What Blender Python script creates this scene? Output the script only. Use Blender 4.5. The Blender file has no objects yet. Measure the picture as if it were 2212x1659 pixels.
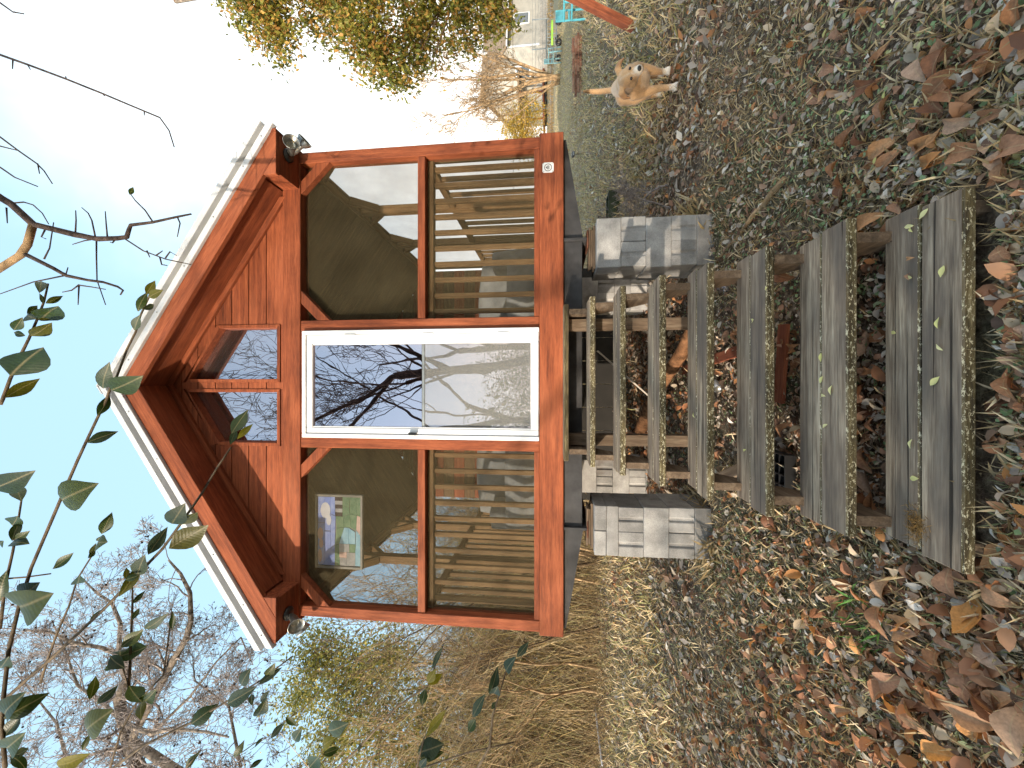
import bpy, bmesh, math, random
import numpy as np
from mathutils import Vector, Matrix, Quaternion
R_ = math.radians
rng = np.random.default_rng(11)
random.seed(5)
SC = bpy.context.scene
COL = SC.collection
# ---------------------------------------------------------------- camera
CAM_H, PITCH, FPX = 1.40, R_(6.1), 831.0          # focal length in pixels of a 2212 px long side
cd = bpy.data.cameras.new('camera'); cd.sensor_width = 36; cd.lens = 36*FPX/2212
cd.clip_start = 0.05; cd.clip_end = 2000
cam = bpy.data.objects.new('camera', cd); COL.objects.link(cam)
_f = Vector((0, math.cos(PITCH), math.sin(PITCH))); _u = Vector((0, -math.sin(PITCH), math.cos(PITCH)))
_m = Matrix((-_u, Vector((1, 0, 0)), -_f)).transposed().to_4x4()   # the photo lies on its side: up is to the left
_m.translation = (0, 0, CAM_H); cam.matrix_world = _m
SC.camera = cam
# ---------------------------------------------------------------- sky and sun
TOSUN = Vector((-1.05, -1.0, 0.27)).normalized()
EL = math.asin(TOSUN.z); AZ = math.atan2(TOSUN.x, TOSUN.y)
wd = bpy.data.worlds.new('World'); SC.world = wd; wd.use_nodes = True
nt = wd.node_tree; nt.nodes.clear()
def node(nt, typ, props=None, **ins):
    n = nt.nodes.new(typ)
    for k, v in (props or {}).items(): setattr(n, k, v)
    for k, v in ins.items():
        key = int(k[1:]) if k[0] == 'i' and k[1:].isdigit() else k.replace('_', ' ')
        if isinstance(v, bpy.types.NodeSocket): nt.links.new(v, n.inputs[key])
        else: n.inputs[key].default_value = v
    return n
def ramp(nt, fac, stops, interp='LINEAR'):
    n = nt.nodes.new('ShaderNodeValToRGB'); e = n.color_ramp.elements; n.color_ramp.interpolation = interp
    while len(e) < len(stops): e.new(0.5)
    for i, (p, c) in enumerate(stops):
        e[i].position = p; e[i].color = (c, c, c, 1) if isinstance(c, (int, float)) else (*c, 1)
    nt.links.new(fac, n.inputs[0]); return n.outputs[0]
def math_(nt, op, a, b=0.0, c=0.0, clamp=False):
    n = node(nt, 'ShaderNodeMath', {'operation': op, 'use_clamp': clamp}, i0=a, i1=b, i2=c); return n.outputs[0]
def mixc(nt, fac, a, b, mode='MIX'):
    n = nt.nodes.new('ShaderNodeMix'); n.data_type = 'RGBA'; n.blend_type = mode
    for s, v in ((n.inputs[0], fac), (n.inputs[6], a), (n.inputs[7], b)):
        if isinstance(v, bpy.types.NodeSocket): nt.links.new(v, s)
        else: s.default_value = v if not isinstance(v, tuple) or len(v) == 4 else (*v, 1)
    return n.outputs[2]
sky = node(nt, 'ShaderNodeTexSky', {'sky_type': 'NISHITA', 'sun_disc': False, 'sun_elevation': EL, 'sun_rotation': AZ % (2*math.pi),
           'air_density': 1.0, 'dust_density': 2.2, 'ozone_density': 1.6, 'altitude': 50})
tc = node(nt, 'ShaderNodeTexCoord')
sep = node(nt, 'ShaderNodeSeparateXYZ', Vector=tc.outputs['Generated'])
# thin bright haze that thickens towards the low east side of the sky, with loose cloud streaks
cl = node(nt, 'ShaderNodeTexNoise', Vector=tc.outputs['Generated'], Scale=2.2, Detail=5.0, Roughness=0.6)
hz = math_(nt, 'ADD', math_(nt, 'MULTIPLY', sep.outputs[0], 0.75), math_(nt, 'MULTIPLY', sep.outputs[2], -0.62))
hz = math_(nt, 'ADD', hz, math_(nt, 'MULTIPLY', cl.outputs[0], 0.55))
hz = ramp(nt, math_(nt, 'ADD', hz, 0.07), [(0.0, 0.0), (0.62, 1.0)], 'EASE')
skc = mixc(nt, 1.0, sky.outputs[0], (3.2, 4.9, 6.0), 'ADD')     # thin even veil of high cloud
col = mixc(nt, hz, skc, (11.5, 11.3, 10.6))
bg = node(nt, 'ShaderNodeBackground', Color=col, Strength=0.10)
node(nt, 'ShaderNodeOutputWorld', Surface=bg.outputs[0])
sd = bpy.data.lights.new('sun', 'SUN'); sd.energy = 4.2; sd.angle = R_(0.6); sd.color = (1.0, 0.87, 0.70)
sun = bpy.data.objects.new('sun', sd); COL.objects.link(sun); sun.rotation_euler = TOSUN.to_track_quat('Z', 'Y').to_euler()
sun.location = (-8, -10, 12)
vs = SC.view_settings; vs.view_transform = 'Standard'; vs.look = 'None'; vs.exposure = 0.70; vs.gamma = 1; vs.use_curve_mapping = False
SC.cycles.max_bounces = 6; SC.cycles.diffuse_bounces = 3; SC.cycles.use_adaptive_sampling = True; SC.cycles.adaptive_threshold = .03; SC.cycles.transparent_max_bounces = 24; SC.cycles.use_denoising = True
SC.cycles.sample_clamp_indirect = 6
# ---------------------------------------------------------------- helpers
def at(x, y, Y):
    """a point at forward distance Y seen at picture position x, y (2212 px wide picture)"""
    a = (x-1106)/FPX; b = (829.5-y)/FPX
    z = Y*math.tan(PITCH-math.atan(a)); d = Y*math.cos(PITCH)+z*math.sin(PITCH)
    return Vector((b*d, Y, z+CAM_H))
GP = np.array([(-60, -.1), (0, 0.0), (1, .03), (5, .27), (12, .48), (20, 1.05), (38, 1.95), (60, 2.4), (400, 6)])
def gz(x, y): return np.interp(y, GP[:, 0], GP[:, 1])
def tag(o, label=None, cat=None, group=None, kind=None):
    for k, v in (('label', label), ('category', cat), ('group', group), ('kind', kind)):
        if v: o[k] = v
    return o
def par(o, p):
    if p is not None: o.parent = p; o.matrix_parent_inverse = p.matrix_basis.inverted()
    return o
def empty(name, loc, label=None, cat=None, group=None):
    o = bpy.data.objects.new(name, None); COL.objects.link(o); o.matrix_basis = Matrix.Translation(loc); o.empty_display_size = .1
    return tag(o, label, cat, group)
def link(name, me, mat=None, parent=None, mw=None):
    o = bpy.data.objects.new(name, me); COL.objects.link(o)
    if mat is not None and not me.materials: me.materials.append(mat)
    if mw is not None: o.matrix_basis = mw
    return par(o, parent)
def mk(name, V, F, mat, parent=None, mw=None, smooth=False):
    me = bpy.data.meshes.new(name); me.from_pydata([tuple(v) for v in V], [], F); me.update()
    if smooth: me.polygons.foreach_set('use_smooth', [True]*len(me.polygons))
    return link(name, me, mat, parent, mw)
def bmobj(name, bm, mat, parent=None, mw=None, smooth=False):
    me = bpy.data.meshes.new(name); bmesh.ops.recalc_face_normals(bm, faces=bm.faces); bm.to_mesh(me); bm.free()
    if smooth: me.polygons.foreach_set('use_smooth', [True]*len(me.polygons))
    return link(name, me, mat, parent, mw)
def boxbm(sx, sy, sz, bev=0.0, seg=1):
    bm = bmesh.new(); bmesh.ops.create_cube(bm, size=1)
    for v in bm.verts: v.co = Vector((v.co.x*sx, v.co.y*sy, v.co.z*sz))
    if bev: bmesh.ops.bevel(bm, geom=bm.edges[:], offset=bev, segments=seg, affect='EDGES')
    return bm
def box(name, x0, x1, y0, y1, z0, z1, mat, parent=None, bev=.003):
    """axis box; the local X axis is turned along its longest side so that the grain follows it"""
    s = [abs(x1-x0), abs(y1-y0), abs(z1-z0)]; c = Vector(((x0+x1)/2, (y0+y1)/2, (z0+z1)/2))
    k = s.index(max(s)); ax = [Vector((1, 0, 0)), Vector((0, 1, 0)), Vector((0, 0, 1))]
    X = ax[k]; Y = ax[(k+1) % 3]; Z = ax[(k+2) % 3]
    m = Matrix((X, Y, Z)).transposed().to_4x4(); m.translation = c
    return bmobj(name, boxbm(s[k], s[(k+1) % 3], s[(k+2) % 3], min(bev, min(s)*.3)), mat, parent, m)
def board(name, p0, p1, w, t, wdir, mat, parent=None, bev=.003):
    """board from p0 to p1; wdir = direction of its width w; t = thickness"""
    p0 = Vector(p0); p1 = Vector(p1); X = (p1-p0).normalized(); Z = X.cross(Vector(wdir)).normalized(); Y = Z.cross(X)
    m = Matrix((X, Y, Z)).transposed().to_4x4(); m.translation = (p0+p1)/2
    return bmobj(name, boxbm((p1-p0).length, w, t, min(bev, t*.3)), mat, parent, m)
def prism(name, poly, y0, y1, mat, parent=None, bev=0.0):
    """polygon in x,z extruded from y0 to y1; local X along world X"""
    c = Vector((sum(p[0] for p in poly)/len(poly), y0, sum(p[1] for p in poly)/len(poly)))
    bm = bmesh.new(); a = [bm.verts.new((p[0]-c.x, 0, p[1]-c.z)) for p in poly]; b = [bm.verts.new((p[0]-c.x, y1-y0, p[1]-c.z)) for p in poly]
    bm.faces.new(a); bm.faces.new(b[::-1]); n = len(poly)
    for i in range(n): bm.faces.new((a[i], b[i], b[(i+1) % n], a[(i+1) % n]))
    if bev: bmesh.ops.bevel(bm, geom=bm.edges[:], offset=bev, segments=1, affect='EDGES')
    return bmobj(name, bm, mat, parent, Matrix.Translation(c))
def lathe(name, prof, mat, parent=None, mw=None, n=20, smooth=True):
    V = []; F = []
    for r, z in prof:
        for k in range(n): V.append((r*math.cos(2*math.pi*k/n), r*math.sin(2*math.pi*k/n), z))
    for i in range(len(prof)-1):
        for k in range(n): F.append((i*n+k, i*n+(k+1) % n, (i+1)*n+(k+1) % n, (i+1)*n+k))
    return mk(name, V, F, mat, parent, mw, smooth)
def fast_mesh(name, V, F, mat, col=None, parent=None, smooth=False, mw=None):
    V = np.asarray(V, np.float32); F = np.asarray(F, np.int32); k = F.shape[1]
    me = bpy.data.meshes.new(name); me.vertices.add(len(V)); me.vertices.foreach_set('co', V.ravel())
    me.loops.add(F.size); me.loops.foreach_set('vertex_index', F.ravel())
    me.polygons.add(len(F)); me.polygons.foreach_set('loop_start', np.arange(0, F.size, k, dtype=np.int32))
    if smooth: me.polygons.foreach_set('use_smooth', np.ones(len(F), bool))
    if col is not None:
        ca = me.color_attributes.new('Col', 'FLOAT_COLOR', 'POINT')
        ca.data.foreach_set('color', np.concatenate([np.asarray(col, np.float32), np.ones((len(V), 1), np.float32)], 1).ravel())
    me.update(calc_edges=True); me.validate()
    return link(name, me, mat, parent, mw)
def eul(yaw, pit, rol):
    """N rotation matrices Rz(yaw) Ry(pit) Rx(rol)"""
    cy, sy, cp, sp, cr, sr = np.cos(yaw), np.sin(yaw), np.cos(pit), np.sin(pit), np.cos(rol), np.sin(rol)
    M = np.empty((len(yaw), 3, 3)); M[:, 0, 0] = cy*cp; M[:, 0, 1] = cy*sp*sr-sy*cr; M[:, 0, 2] = cy*sp*cr+sy*sr
    M[:, 1, 0] = sy*cp; M[:, 1, 1] = sy*sp*sr+cy*cr; M[:, 1, 2] = sy*sp*cr-cy*sr
    M[:, 2, 0] = -sp; M[:, 2, 1] = cp*sr; M[:, 2, 2] = cp*cr
    return M
def spread(tv, L, M, S):
    return (np.einsum('nij,kj->nki', M, tv)*np.asarray(S)[:, None, None]+np.asarray(L)[:, None, :]).reshape(-1, 3)
def spread_f(tf, nv, n): return (np.asarray(tf)[None]+np.arange(n)[:, None, None]*nv).reshape(-1, np.asarray(tf).shape[1])
# leaf templates: x along the leaf, length 1
def leaf_f(w=.3, fold=.08, curl=.12, tw=0.0, ruf=0.0, n=7):
    V = [(0, 0, 0)]; F = []
    for i in range(1, n):
        x = i/n; k = math.sin(math.pi*x**.93)**1.05; zc = curl*4*x*(1-x); r = ruf*math.sin(i*2.4)
        V += [(x, -w*k, zc+fold*k*k+tw*k*(x-.3)+r), (x, -w*k*.5, zc+fold*k*.25+tw*k*.5*(x-.3)), (x, 0, zc-.012), (x, w*k*.5, zc+fold*k*.25-tw*k*.5*(x-.3)), (x, w*k, zc+fold*k*k-tw*k*(x-.3)-r)]
    V.append((1.03, 0, tw*.2)); m = len(V)-1
    for j in range(4): F.append((0, 1+j, 2+j)); F.append((m, m-4+j, m-5+j))
    for i in range(n-2):
        for j in range(4): a = 1+i*5+j; F += [(a, a+5, a+6), (a, a+6, a+1)]
    return np.array(V, float), np.array(F)
def leaf_t(w=.3, fold=.08, curl=.12, tw=0.0, ruf=0.0):
    xs = [(0, 0), (.18, .72), (.45, 1.0), (.75, .72), (1, 0)]
    V = [(0, 0, 0)]
    for i, (x, k) in enumerate(xs[1:4]):
        zc = -curl*4*(x-.5)**2+curl; r = ruf*(-1)**i
        V += [(x, -w*k/1, zc+fold*k+tw*k*(x-.3)+r), (x, 0, zc), (x, w*k, zc+fold*k-tw*k*(x-.3)-r)]
    V.append((1, 0, -.02+tw*.3))
    F = [(0, 1, 2), (0, 2, 3), (1, 4, 5), (1, 5, 2), (2, 5, 6), (2, 6, 3), (4, 7, 8), (4, 8, 5), (5, 8, 9), (5, 9, 6), (7, 10, 8), (8, 10, 9)]
    V = np.array(V, float); V[:, 2] -= V[0, 2]
    return V, np.array(F)
LEAF2 = (np.array([(0, 0, 0), (.5, -.24, .07), (1, 0, 0), (.5, .24, .07)], float), np.array([(0, 1, 2), (0, 2, 3)]))
BLADE = (np.array([(0, -.02, 0), (0, .02, 0), (.55, .012, .06), (1, 0, -.02)], float), np.array([(0, 1, 2), (0, 2, 3)]))
def tubes(S, n=4):
    """S: rows p0(3) p1(3) r0 r1 -> verts, quads"""
    S = np.asarray(S, float); p0, p1 = S[:, :3], S[:, 3:6]; d = p1-p0; d /= np.maximum(np.linalg.norm(d, axis=1, keepdims=True), 1e-9)
    h = np.where(np.abs(d[:, 2:3]) < .9, np.array([[0, 0, 1.]]), np.array([[1., 0, 0]])); u = np.cross(d, h); u /= np.linalg.norm(u, axis=1, keepdims=True); v = np.cross(d, u)
    a = np.arange(n)*2*math.pi/n; ring = np.cos(a)[None, :, None]*u[:, None]+np.sin(a)[None, :, None]*v[:, None]
    V = np.concatenate([p0[:, None]+ring*S[:, 6, None, None], p1[:, None]+ring*S[:, 7, None, None]], 1).reshape(-1, 3)
    f = np.array([(k, (k+1) % n, n+(k+1) % n, n+k) for k in range(n)])
    return V, spread_f(f, 2*n, len(S))
def poly_tube(name, pts, r0, r1, mat, parent=None, n=6, smooth=True):
    """one continuous tapering tube through points"""
    P = [Vector(p) for p in pts]; V = []; F = []; m = len(P); up = Vector((.31, .2, .93))
    for i, p in enumerate(P):
        d = (P[min(i+1, m-1)]-P[max(i-1, 0)]).normalized(); u = d.cross(up).normalized(); v = d.cross(u); r = r0+(r1-r0)*i/(m-1)
        for k in range(n): V.append(p+(u*math.cos(6.2832*k/n)+v*math.sin(6.2832*k/n))*r)
    for i in range(m-1):
        for k in range(n): F.append((i*n+k, i*n+(k+1) % n, (i+1)*n+(k+1) % n, (i+1)*n+k))
    F.append(tuple(range(n))[::-1]); F.append(tuple(range((m-1)*n, m*n)))
    return mk(name, V, F, mat, parent, None, smooth)
# ---------------------------------------------------------------- materials
def newmat(name):
    m = bpy.data.materials.new(name); m.use_nodes = True; nt = m.node_tree
    b = nt.nodes['Principled BSDF']; b.inputs['Specular IOR Level'].default_value = .3
    return m, nt, b
def coords(nt, sc=(1, 1, 1), rnd=7.0, kind='Object'):
    t = node(nt, 'ShaderNodeTexCoord').outputs[kind]; oi = node(nt, 'ShaderNodeObjectInfo')
    a = node(nt, 'ShaderNodeVectorMath', {'operation': 'MULTIPLY'}, i0=t, i1=sc)
    if rnd:
        s = math_(nt, 'MULTIPLY', oi.outputs['Random'], rnd)
        cx = node(nt, 'ShaderNodeCombineXYZ', X=s, Y=s, Z=s)
        a = node(nt, 'ShaderNodeVectorMath', {'operation': 'ADD'}, i0=a.outputs[0], i1=cx.outputs[0])
    return a.outputs[0], oi.outputs['Random'], t
def noise(nt, v, scale, detail=4.0, rough=.55, dist=0.0):
    return node(nt, 'ShaderNodeTexNoise', Vector=v, Scale=scale, Detail=detail, Roughness=rough, Distortion=dist).outputs[0]
def bump(nt, b, h, strength=.3, dist=.004):
    n = node(nt, 'ShaderNodeBump', Strength=strength, Distance=dist, Height=h); nt.links.new(n.outputs[0], b.inputs['Normal'])
def wood(name, dark, mid, light, rough=.8, vary=.25, bmp=.5, grain=34.0, fade=None):
    m, nt, b = newmat(name)
    v, rnd, raw = coords(nt, (2.2, grain, grain))
    g = noise(nt, v, 1.0, 7.0, .62, .25)
    v2, _, _ = coords(nt, (14, 120, 120)); fine = noise(nt, v2, 1.0, 3.0, .6)
    v3, _, _ = coords(nt, (1.2, 2.5, 2.5)); big = noise(nt, v3, 1.0, 3.0)
    f = math_(nt, 'ADD', math_(nt, 'MULTIPLY', g, .7), math_(nt, 'MULTIPLY', fine, .3))
    c = ramp(nt, f, [(.3, dark), (.5, mid), (.68, light)])
    k = math_(nt, 'ADD', math_(nt, 'MULTIPLY', math_(nt, 'SUBTRACT', rnd, .5), vary), math_(nt, 'MULTIPLY', math_(nt, 'SUBTRACT', big, .5), .7))
    k = math_(nt, 'ADD', k, 1.0)
    c = mixc(nt, 1.0, c, node(nt, 'ShaderNodeCombineColor', Red=k, Green=k, Blue=k).outputs[0], 'MULTIPLY')
    if fade: c = mixc(nt, math_(nt, 'MULTIPLY', ramp(nt, big, [(.5, 0), (.75, 1)]), .5), c, fade)
    nt.links.new(c, b.inputs['Base Color']); b.inputs['Roughness'].default_value = rough
    bump(nt, b, f, bmp, .004)
    return m
M = {}
M['red'] = wood('red stain', (.09, .024, .012), (.235, .060, .023), (.36, .105, .042), .78, .18, 1.0, fade=(.34, .115, .055))
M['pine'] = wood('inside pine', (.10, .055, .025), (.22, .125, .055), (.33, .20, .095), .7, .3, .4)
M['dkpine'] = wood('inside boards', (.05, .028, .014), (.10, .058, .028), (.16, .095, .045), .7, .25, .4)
M['grey'] = wood('weathered grey wood', (.07, .062, .054), (.18, .165, .15), (.31, .29, .265), .9, .3, .8, 30)
M['oldpost'] = wood('old brown post', (.05, .035, .022), (.13, .09, .06), (.22, .17, .12), .9, .3, .8)
M['scrap'] = wood('scrap red board', (.10, .03, .018), (.20, .06, .03), (.28, .10, .05), .9, .3, .5)
def tread_mat():
    m, nt, b = newmat('weathered tread')
    v, rnd, raw = coords(nt, (1.6, 38, 38)); g = noise(nt, v, 1.0, 8.0, .66, .3)
    v2, _, _ = coords(nt, (10, 150, 150)); fine = noise(nt, v2, 1.0, 3.0)
    v3, _, _ = coords(nt, (1.5, 5, 5)); big = noise(nt, v3, 1.0, 4.0)
    f = math_(nt, 'ADD', math_(nt, 'MULTIPLY', g, .65), math_(nt, 'MULTIPLY', fine, .35))
    c = ramp(nt, f, [(.30, (.045, .033, .025)), (.43, (.18, .135, .095)), (.54, (.35, .278, .202)), (.66, (.54, .455, .345))])
    c = mixc(nt, ramp(nt, big, [(.42, 0), (.62, .65)]), c, (.135, .092, .068), 'MIX')
    c = mixc(nt, ramp(nt, math_(nt, 'ADD', big, math_(nt, 'MULTIPLY', rnd, .25)), [(.62, 0), (.85, .7)]), c, (.10, .088, .076))
    # old cracks along the grain
    vc, _, _ = coords(nt, (.8, 60, 60), 13.0); cr = noise(nt, vc, 1.0, 2.0, .4)
    crk = ramp(nt, cr, [(.30, 1), (.345, 0)])
    c = mixc(nt, math_(nt, 'MULTIPLY', crk, .85), c, (.012, .01, .008))
    # moss and pale lichen on the front edge
    ge = node(nt, 'ShaderNodeNewGeometry'); nn = node(nt, 'ShaderNodeSeparateXYZ', Vector=ge.outputs['Normal'])
    front = ramp(nt, math_(nt, 'MULTIPLY', nn.outputs[1], -1.0), [(.3, 0), (.8, 1)])
    sx = node(nt, 'ShaderNodeSeparateXYZ', Vector=raw)
    edge = math_(nt, 'LESS_THAN', sx.outputs[1], -.064)
    mo = noise(nt, coords(nt, (9, 60, 60))[0], 1.0, 5.0, .65)
    moss = ramp(nt, mo, [(.40, (.035, .027, .012)), (.55, (.085, .066, .026)), (.68, (.20, .17, .09))])
    c = mixc(nt, math_(nt, 'MULTIPLY', front, .9), c, moss)
    li = noise(nt, coords(nt, (60, 170, 110))[0], 1.0, 5.0, .75)
    flk = ramp(nt, math_(nt, 'ADD', li, math_(nt, 'MULTIPLY', math_(nt, 'MAXIMUM', edge, math_(nt, 'MULTIPLY', front, .10)), .12)), [(.675, 0), (.71, .8)])
    c = mixc(nt, math_(nt, 'MULTIPLY', flk, math_(nt, 'MAXIMUM', edge, front)), c, (.62, .58, .42))
    nt.links.new(c, b.inputs['Base Color']); b.inputs['Roughness'].default_value = .9
    bump(nt, b, math_(nt, 'SUBTRACT', f, crk), .9, .004)
    return m
M['tread'] = tread_mat()
def plain(name, c, rough=.6, metal=0.0, spec=.3, var=.12, scale=6.0, bmp=.0, c2=None):
    m, nt, b = newmat(name); v, rnd, raw = coords(nt)
    n = noise(nt, v, scale, 5.0, .6)
    lo = tuple(x*(1-2*var) for x in c); hi = c2 or tuple(min(1, x*(1+2*var)) for x in c)
    nt.links.new(ramp(nt, n, [(.3, lo), (.7, hi)]), b.inputs['Base Color'])
    b.inputs['Roughness'].default_value = rough; b.inputs['Metallic'].default_value = metal; b.inputs['Specular IOR Level'].default_value = spec
    if bmp: bump(nt, b, noise(nt, v, scale*14, 3.0), bmp, .002)
    return m
M['white'] = plain('white door paint', (.78, .79, .81), .35, 0, .5, .03, 3)
M['trim'] = plain('white metal trim', (.58, .60, .63), .4, .0, .5, .06, 3)
M['tan'] = plain('tan trim groove with shade', (.27, .25, .21), .5, 0, .4, .06)  # tan of the groove, darkened to carry the shadow of its recess
M['steel'] = plain('dark steel frame', (.045, .044, .046), .7, .0, .3, .3, 4)
M['rust'] = plain('rusty flange', (.12, .05, .03), .85, 0, .2, .4, 12)
M['black'] = plain('black plastic', (.012, .012, .013), .4, 0, .5)
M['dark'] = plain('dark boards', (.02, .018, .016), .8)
M['alu'] = plain('grey cast metal', (.38, .38, .36), .38, .85, .5, .15, 5)
M['glassw'] = plain('pale lamp reflector', (.62, .60, .52), .25, .6, .5, .1)
M['cover'] = plain('grey cloth cover', (.30, .31, .31), .95, 0, .1, .15, 4, .4)
M['plate'] = plain('white plate', (.80, .79, .78), .4)
M['ink'] = plain('black print', (.015, .015, .018), .5)
M['inkgrey'] = plain('grey print', (.35, .36, .38), .5)
M['teal'] = plain('teal plastic', (.10, .42, .50), .5, 0, .4)
M['fadedteal'] = plain('faded teal paint', (.16, .30, .33), .6, 0, .3)
M['lime'] = plain('lime plastic', (.32, .62, .08), .5, 0, .4)
M['bush_stem'] = plain('brown twig bark', (.11, .075, .045), .9, 0, .1, .35, 30)
M['bark'] = plain('grey bark', (.21, .175, .145), .95, 0, .1, .4, 9, .8)
M['palebark'] = plain('pale tan bark', (.34, .23, .13), .9, 0, .15, .35, 6, .5)
M['twig'] = plain('dark twig bark', (.055, .04, .035), .9, 0, .15, .35, 25)
M['mauve_twig'] = plain('mauve winter twigs', (.29, .25, .235), .9, 0, .15, .35, 25)
M['stem'] = plain('green brown stem', (.13, .095, .06), .75, 0, .25, .35, 40)
def block_mat():
    m, nt, b = newmat('concrete block'); v, rnd, raw = coords(nt)
    n = noise(nt, v, 7.0, 5.0, .6); s = noise(nt, v, 220.0, 2.0)
    c = ramp(nt, n, [(.3, (.24, .23, .22)), (.7, (.46, .445, .43))])
    c = mixc(nt, math_(nt, 'MULTIPLY', ramp(nt, s, [(.35, 0), (.7, 1)]), .5), c, (.12, .12, .12))
    k = math_(nt, 'ADD', math_(nt, 'MULTIPLY', rnd, .55), .72)
    c = mixc(nt, 1.0, c, node(nt, 'ShaderNodeCombineColor', Red=k, Green=k, Blue=k).outputs[0], 'MULTIPLY')
    st = noise(nt, v, 3.0, 4.0); c = mixc(nt, ramp(nt, st, [(.62, 0), (.72, .55)]), c, (.10, .065, .045))
    nt.links.new(c, b.inputs['Base Color']); b.inputs['Roughness'].default_value = .95
    bump(nt, b, s, .6, .002); return m
M['block'] = block_mat()
def brick_mat():
    m, nt, b = newmat('garden brick'); v, rnd, raw = coords(nt); n = noise(nt, v, 8.0, 4.0)
    c = ramp(nt, math_(nt, 'ADD', math_(nt, 'MULTIPLY', n, .5), math_(nt, 'MULTIPLY', rnd, .5)), [(.2, (.16, .085, .06)), (.5, (.32, .15, .10)), (.85, (.42, .29, .21))])
    nt.links.new(c, b.inputs['Base Color']); b.inputs['Roughness'].default_value = .95; bump(nt, b, n, .5, .004); return m
M['brick'] = brick_mat()
def leafmat(name, stops=None, attr=False, trans=.25, rough=.6, vein=True):
    m, nt, b = newmat(name)
    if attr: c = node(nt, 'ShaderNodeVertexColor', {'layer_name': 'Col'}).outputs[0]
    else: c = ramp(nt, node(nt, 'ShaderNodeObjectInfo').outputs['Random'], stops)
    t = node(nt, 'ShaderNodeTexCoord').outputs['Object']
    if not attr and vein:
        n = noise(nt, t, 14.0, 5.0, .6); c = mixc(nt, .6, c, ramp(nt, n, [(.3, .35), (.7, 1.0)]), 'MULTIPLY')
        sy = node(nt, 'ShaderNodeSeparateXYZ', Vector=t); ay = math_(nt, 'ABSOLUTE', sy.outputs[1])
        mid = ramp(nt, ay, [(.0, 1), (.02, 0)]); c = mixc(nt, math_(nt, 'MULTIPLY', mid, .35), c, (.45, .36, .2))
        wv = math_(nt, 'SINE', math_(nt, 'MULTIPLY', math_(nt, 'SUBTRACT', sy.outputs[0], ay), 70.0)); bump(nt, b, wv, .10, .001)
    nt.links.new(c, b.inputs['Base Color']); b.inputs['Roughness'].default_value = rough
    tr = node(nt, 'ShaderNodeBsdfTranslucent', Color=mixc(nt, 1.0, c, (1.3, 1.25, .7), 'MULTIPLY'))
    mx = node(nt, 'ShaderNodeMixShader', i0=trans, i1=b.outputs[0], i2=tr.outputs[0])
    nt.links.new(mx.outputs[0], nt.nodes['Material Output'].inputs[0]); return m
M['leafstuff'] = leafmat('litter', attr=True, trans=.2, rough=.75)
M['foliage'] = leafmat('foliage', attr=True, trans=.35, rough=.5)
M['brownleaf'] = leafmat('fallen brown leaf', [(0, (.20, .085, .045)), (.25, (.42, .20, .095)), (.5, (.36, .20, .13)), (.7, (.50, .25, .11)), (.85, (.46, .33, .26)), (1, (.58, .27, .08))], trans=.15)
M['yellowleaf'] = leafmat('fallen yellow leaf', [(0, (.62, .60, .22)), (1, (.72, .68, .38))], trans=.2, vein=False)
M['privet'] = leafmat('evergreen leaf', [(0, (.018, .036, .007)), (.35, (.032, .058, .010)), (.6, (.046, .07, .012)), (.8, (.075, .085, .009)), (1, (.115, .105, .010))], trans=.22, rough=.42)
M['privetpale'] = leafmat('pale backed leaf', [(0, (.035, .058, .03)), (1, (.065, .095, .058))], trans=.25, rough=.5)
M['privetyel'] = leafmat('yellowing leaf', [(0, (.22, .20, .02)), (1, (.32, .26, .02))], trans=.4, rough=.5)
def screen_mat():
    m = bpy.data.materials.new('insect screen'); m.use_nodes = True; nt = m.node_tree; nt.nodes.clear()
    t = node(nt, 'ShaderNodeTexCoord').outputs['Object']; n = noise(nt, t, 3.0, 4.0); n2 = noise(nt, t, 160.0, 2.0)
    d = node(nt, 'ShaderNodeBsdfDiffuse', Color=ramp(nt, n2, [(.3, (.04, .034, .02)), (.75, (.17, .14, .08))]))
    tr = node(nt, 'ShaderNodeBsdfTransparent', Color=(.92, .92, .92, 1))
    f = math_(nt, 'ADD', .18, math_(nt, 'MULTIPLY', n, .30))
    mx = node(nt, 'ShaderNodeMixShader', i0=f, i1=tr.outputs[0], i2=d.outputs[0])
    node(nt, 'ShaderNodeOutputMaterial', Surface=mx.outputs[0]); return m
M['screen'] = screen_mat()
def glass_mat(name, tint, refl, grey_mix=0.0, rough=0.0):
    m = bpy.data.materials.new(name); m.use_nodes = True; nt = m.node_tree; nt.nodes.clear()
    t = node(nt, 'ShaderNodeTexCoord').outputs['Object']; nz = noise(nt, t, 2.6, 2.0)
    bp = node(nt, 'ShaderNodeBump', Strength=.06, Distance=.02, Height=nz)
    tr = node(nt, 'ShaderNodeBsdfTransparent', Color=(*tint, 1)); gl = node(nt, 'ShaderNodeBsdfGlossy', Color=(.82, .70, .74, 1), Roughness=rough, Normal=bp.outputs[0])
    fr = node(nt, 'ShaderNodeFresnel', IOR=1.5); f = math_(nt, 'ADD', fr.outputs[0], refl, clamp=True)
    mx = node(nt, 'ShaderNodeMixShader', i0=f, i1=tr.outputs[0], i2=gl.outputs[0])
    if grey_mix:
        d = node(nt, 'ShaderNodeBsdfDiffuse', Color=(.5, .5, .48, 1)); mx = node(nt, 'ShaderNodeMixShader', i0=grey_mix, i1=mx.outputs[0], i2=d.outputs[0])
    node(nt, 'ShaderNodeOutputMaterial', Surface=mx.outputs[0]); return m
M['doorglass'] = glass_mat('reflective door glass', (.36, .36, .38), .58)
M['doorglass2'] = glass_mat('grey veiled lower door glass', (.62, .62, .60), .40, .30)  # grey mixed in stands for screen and reflection in the lower pane
M['gableglass'] = glass_mat('gable glass', (.36, .36, .36), .55, .04)
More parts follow.
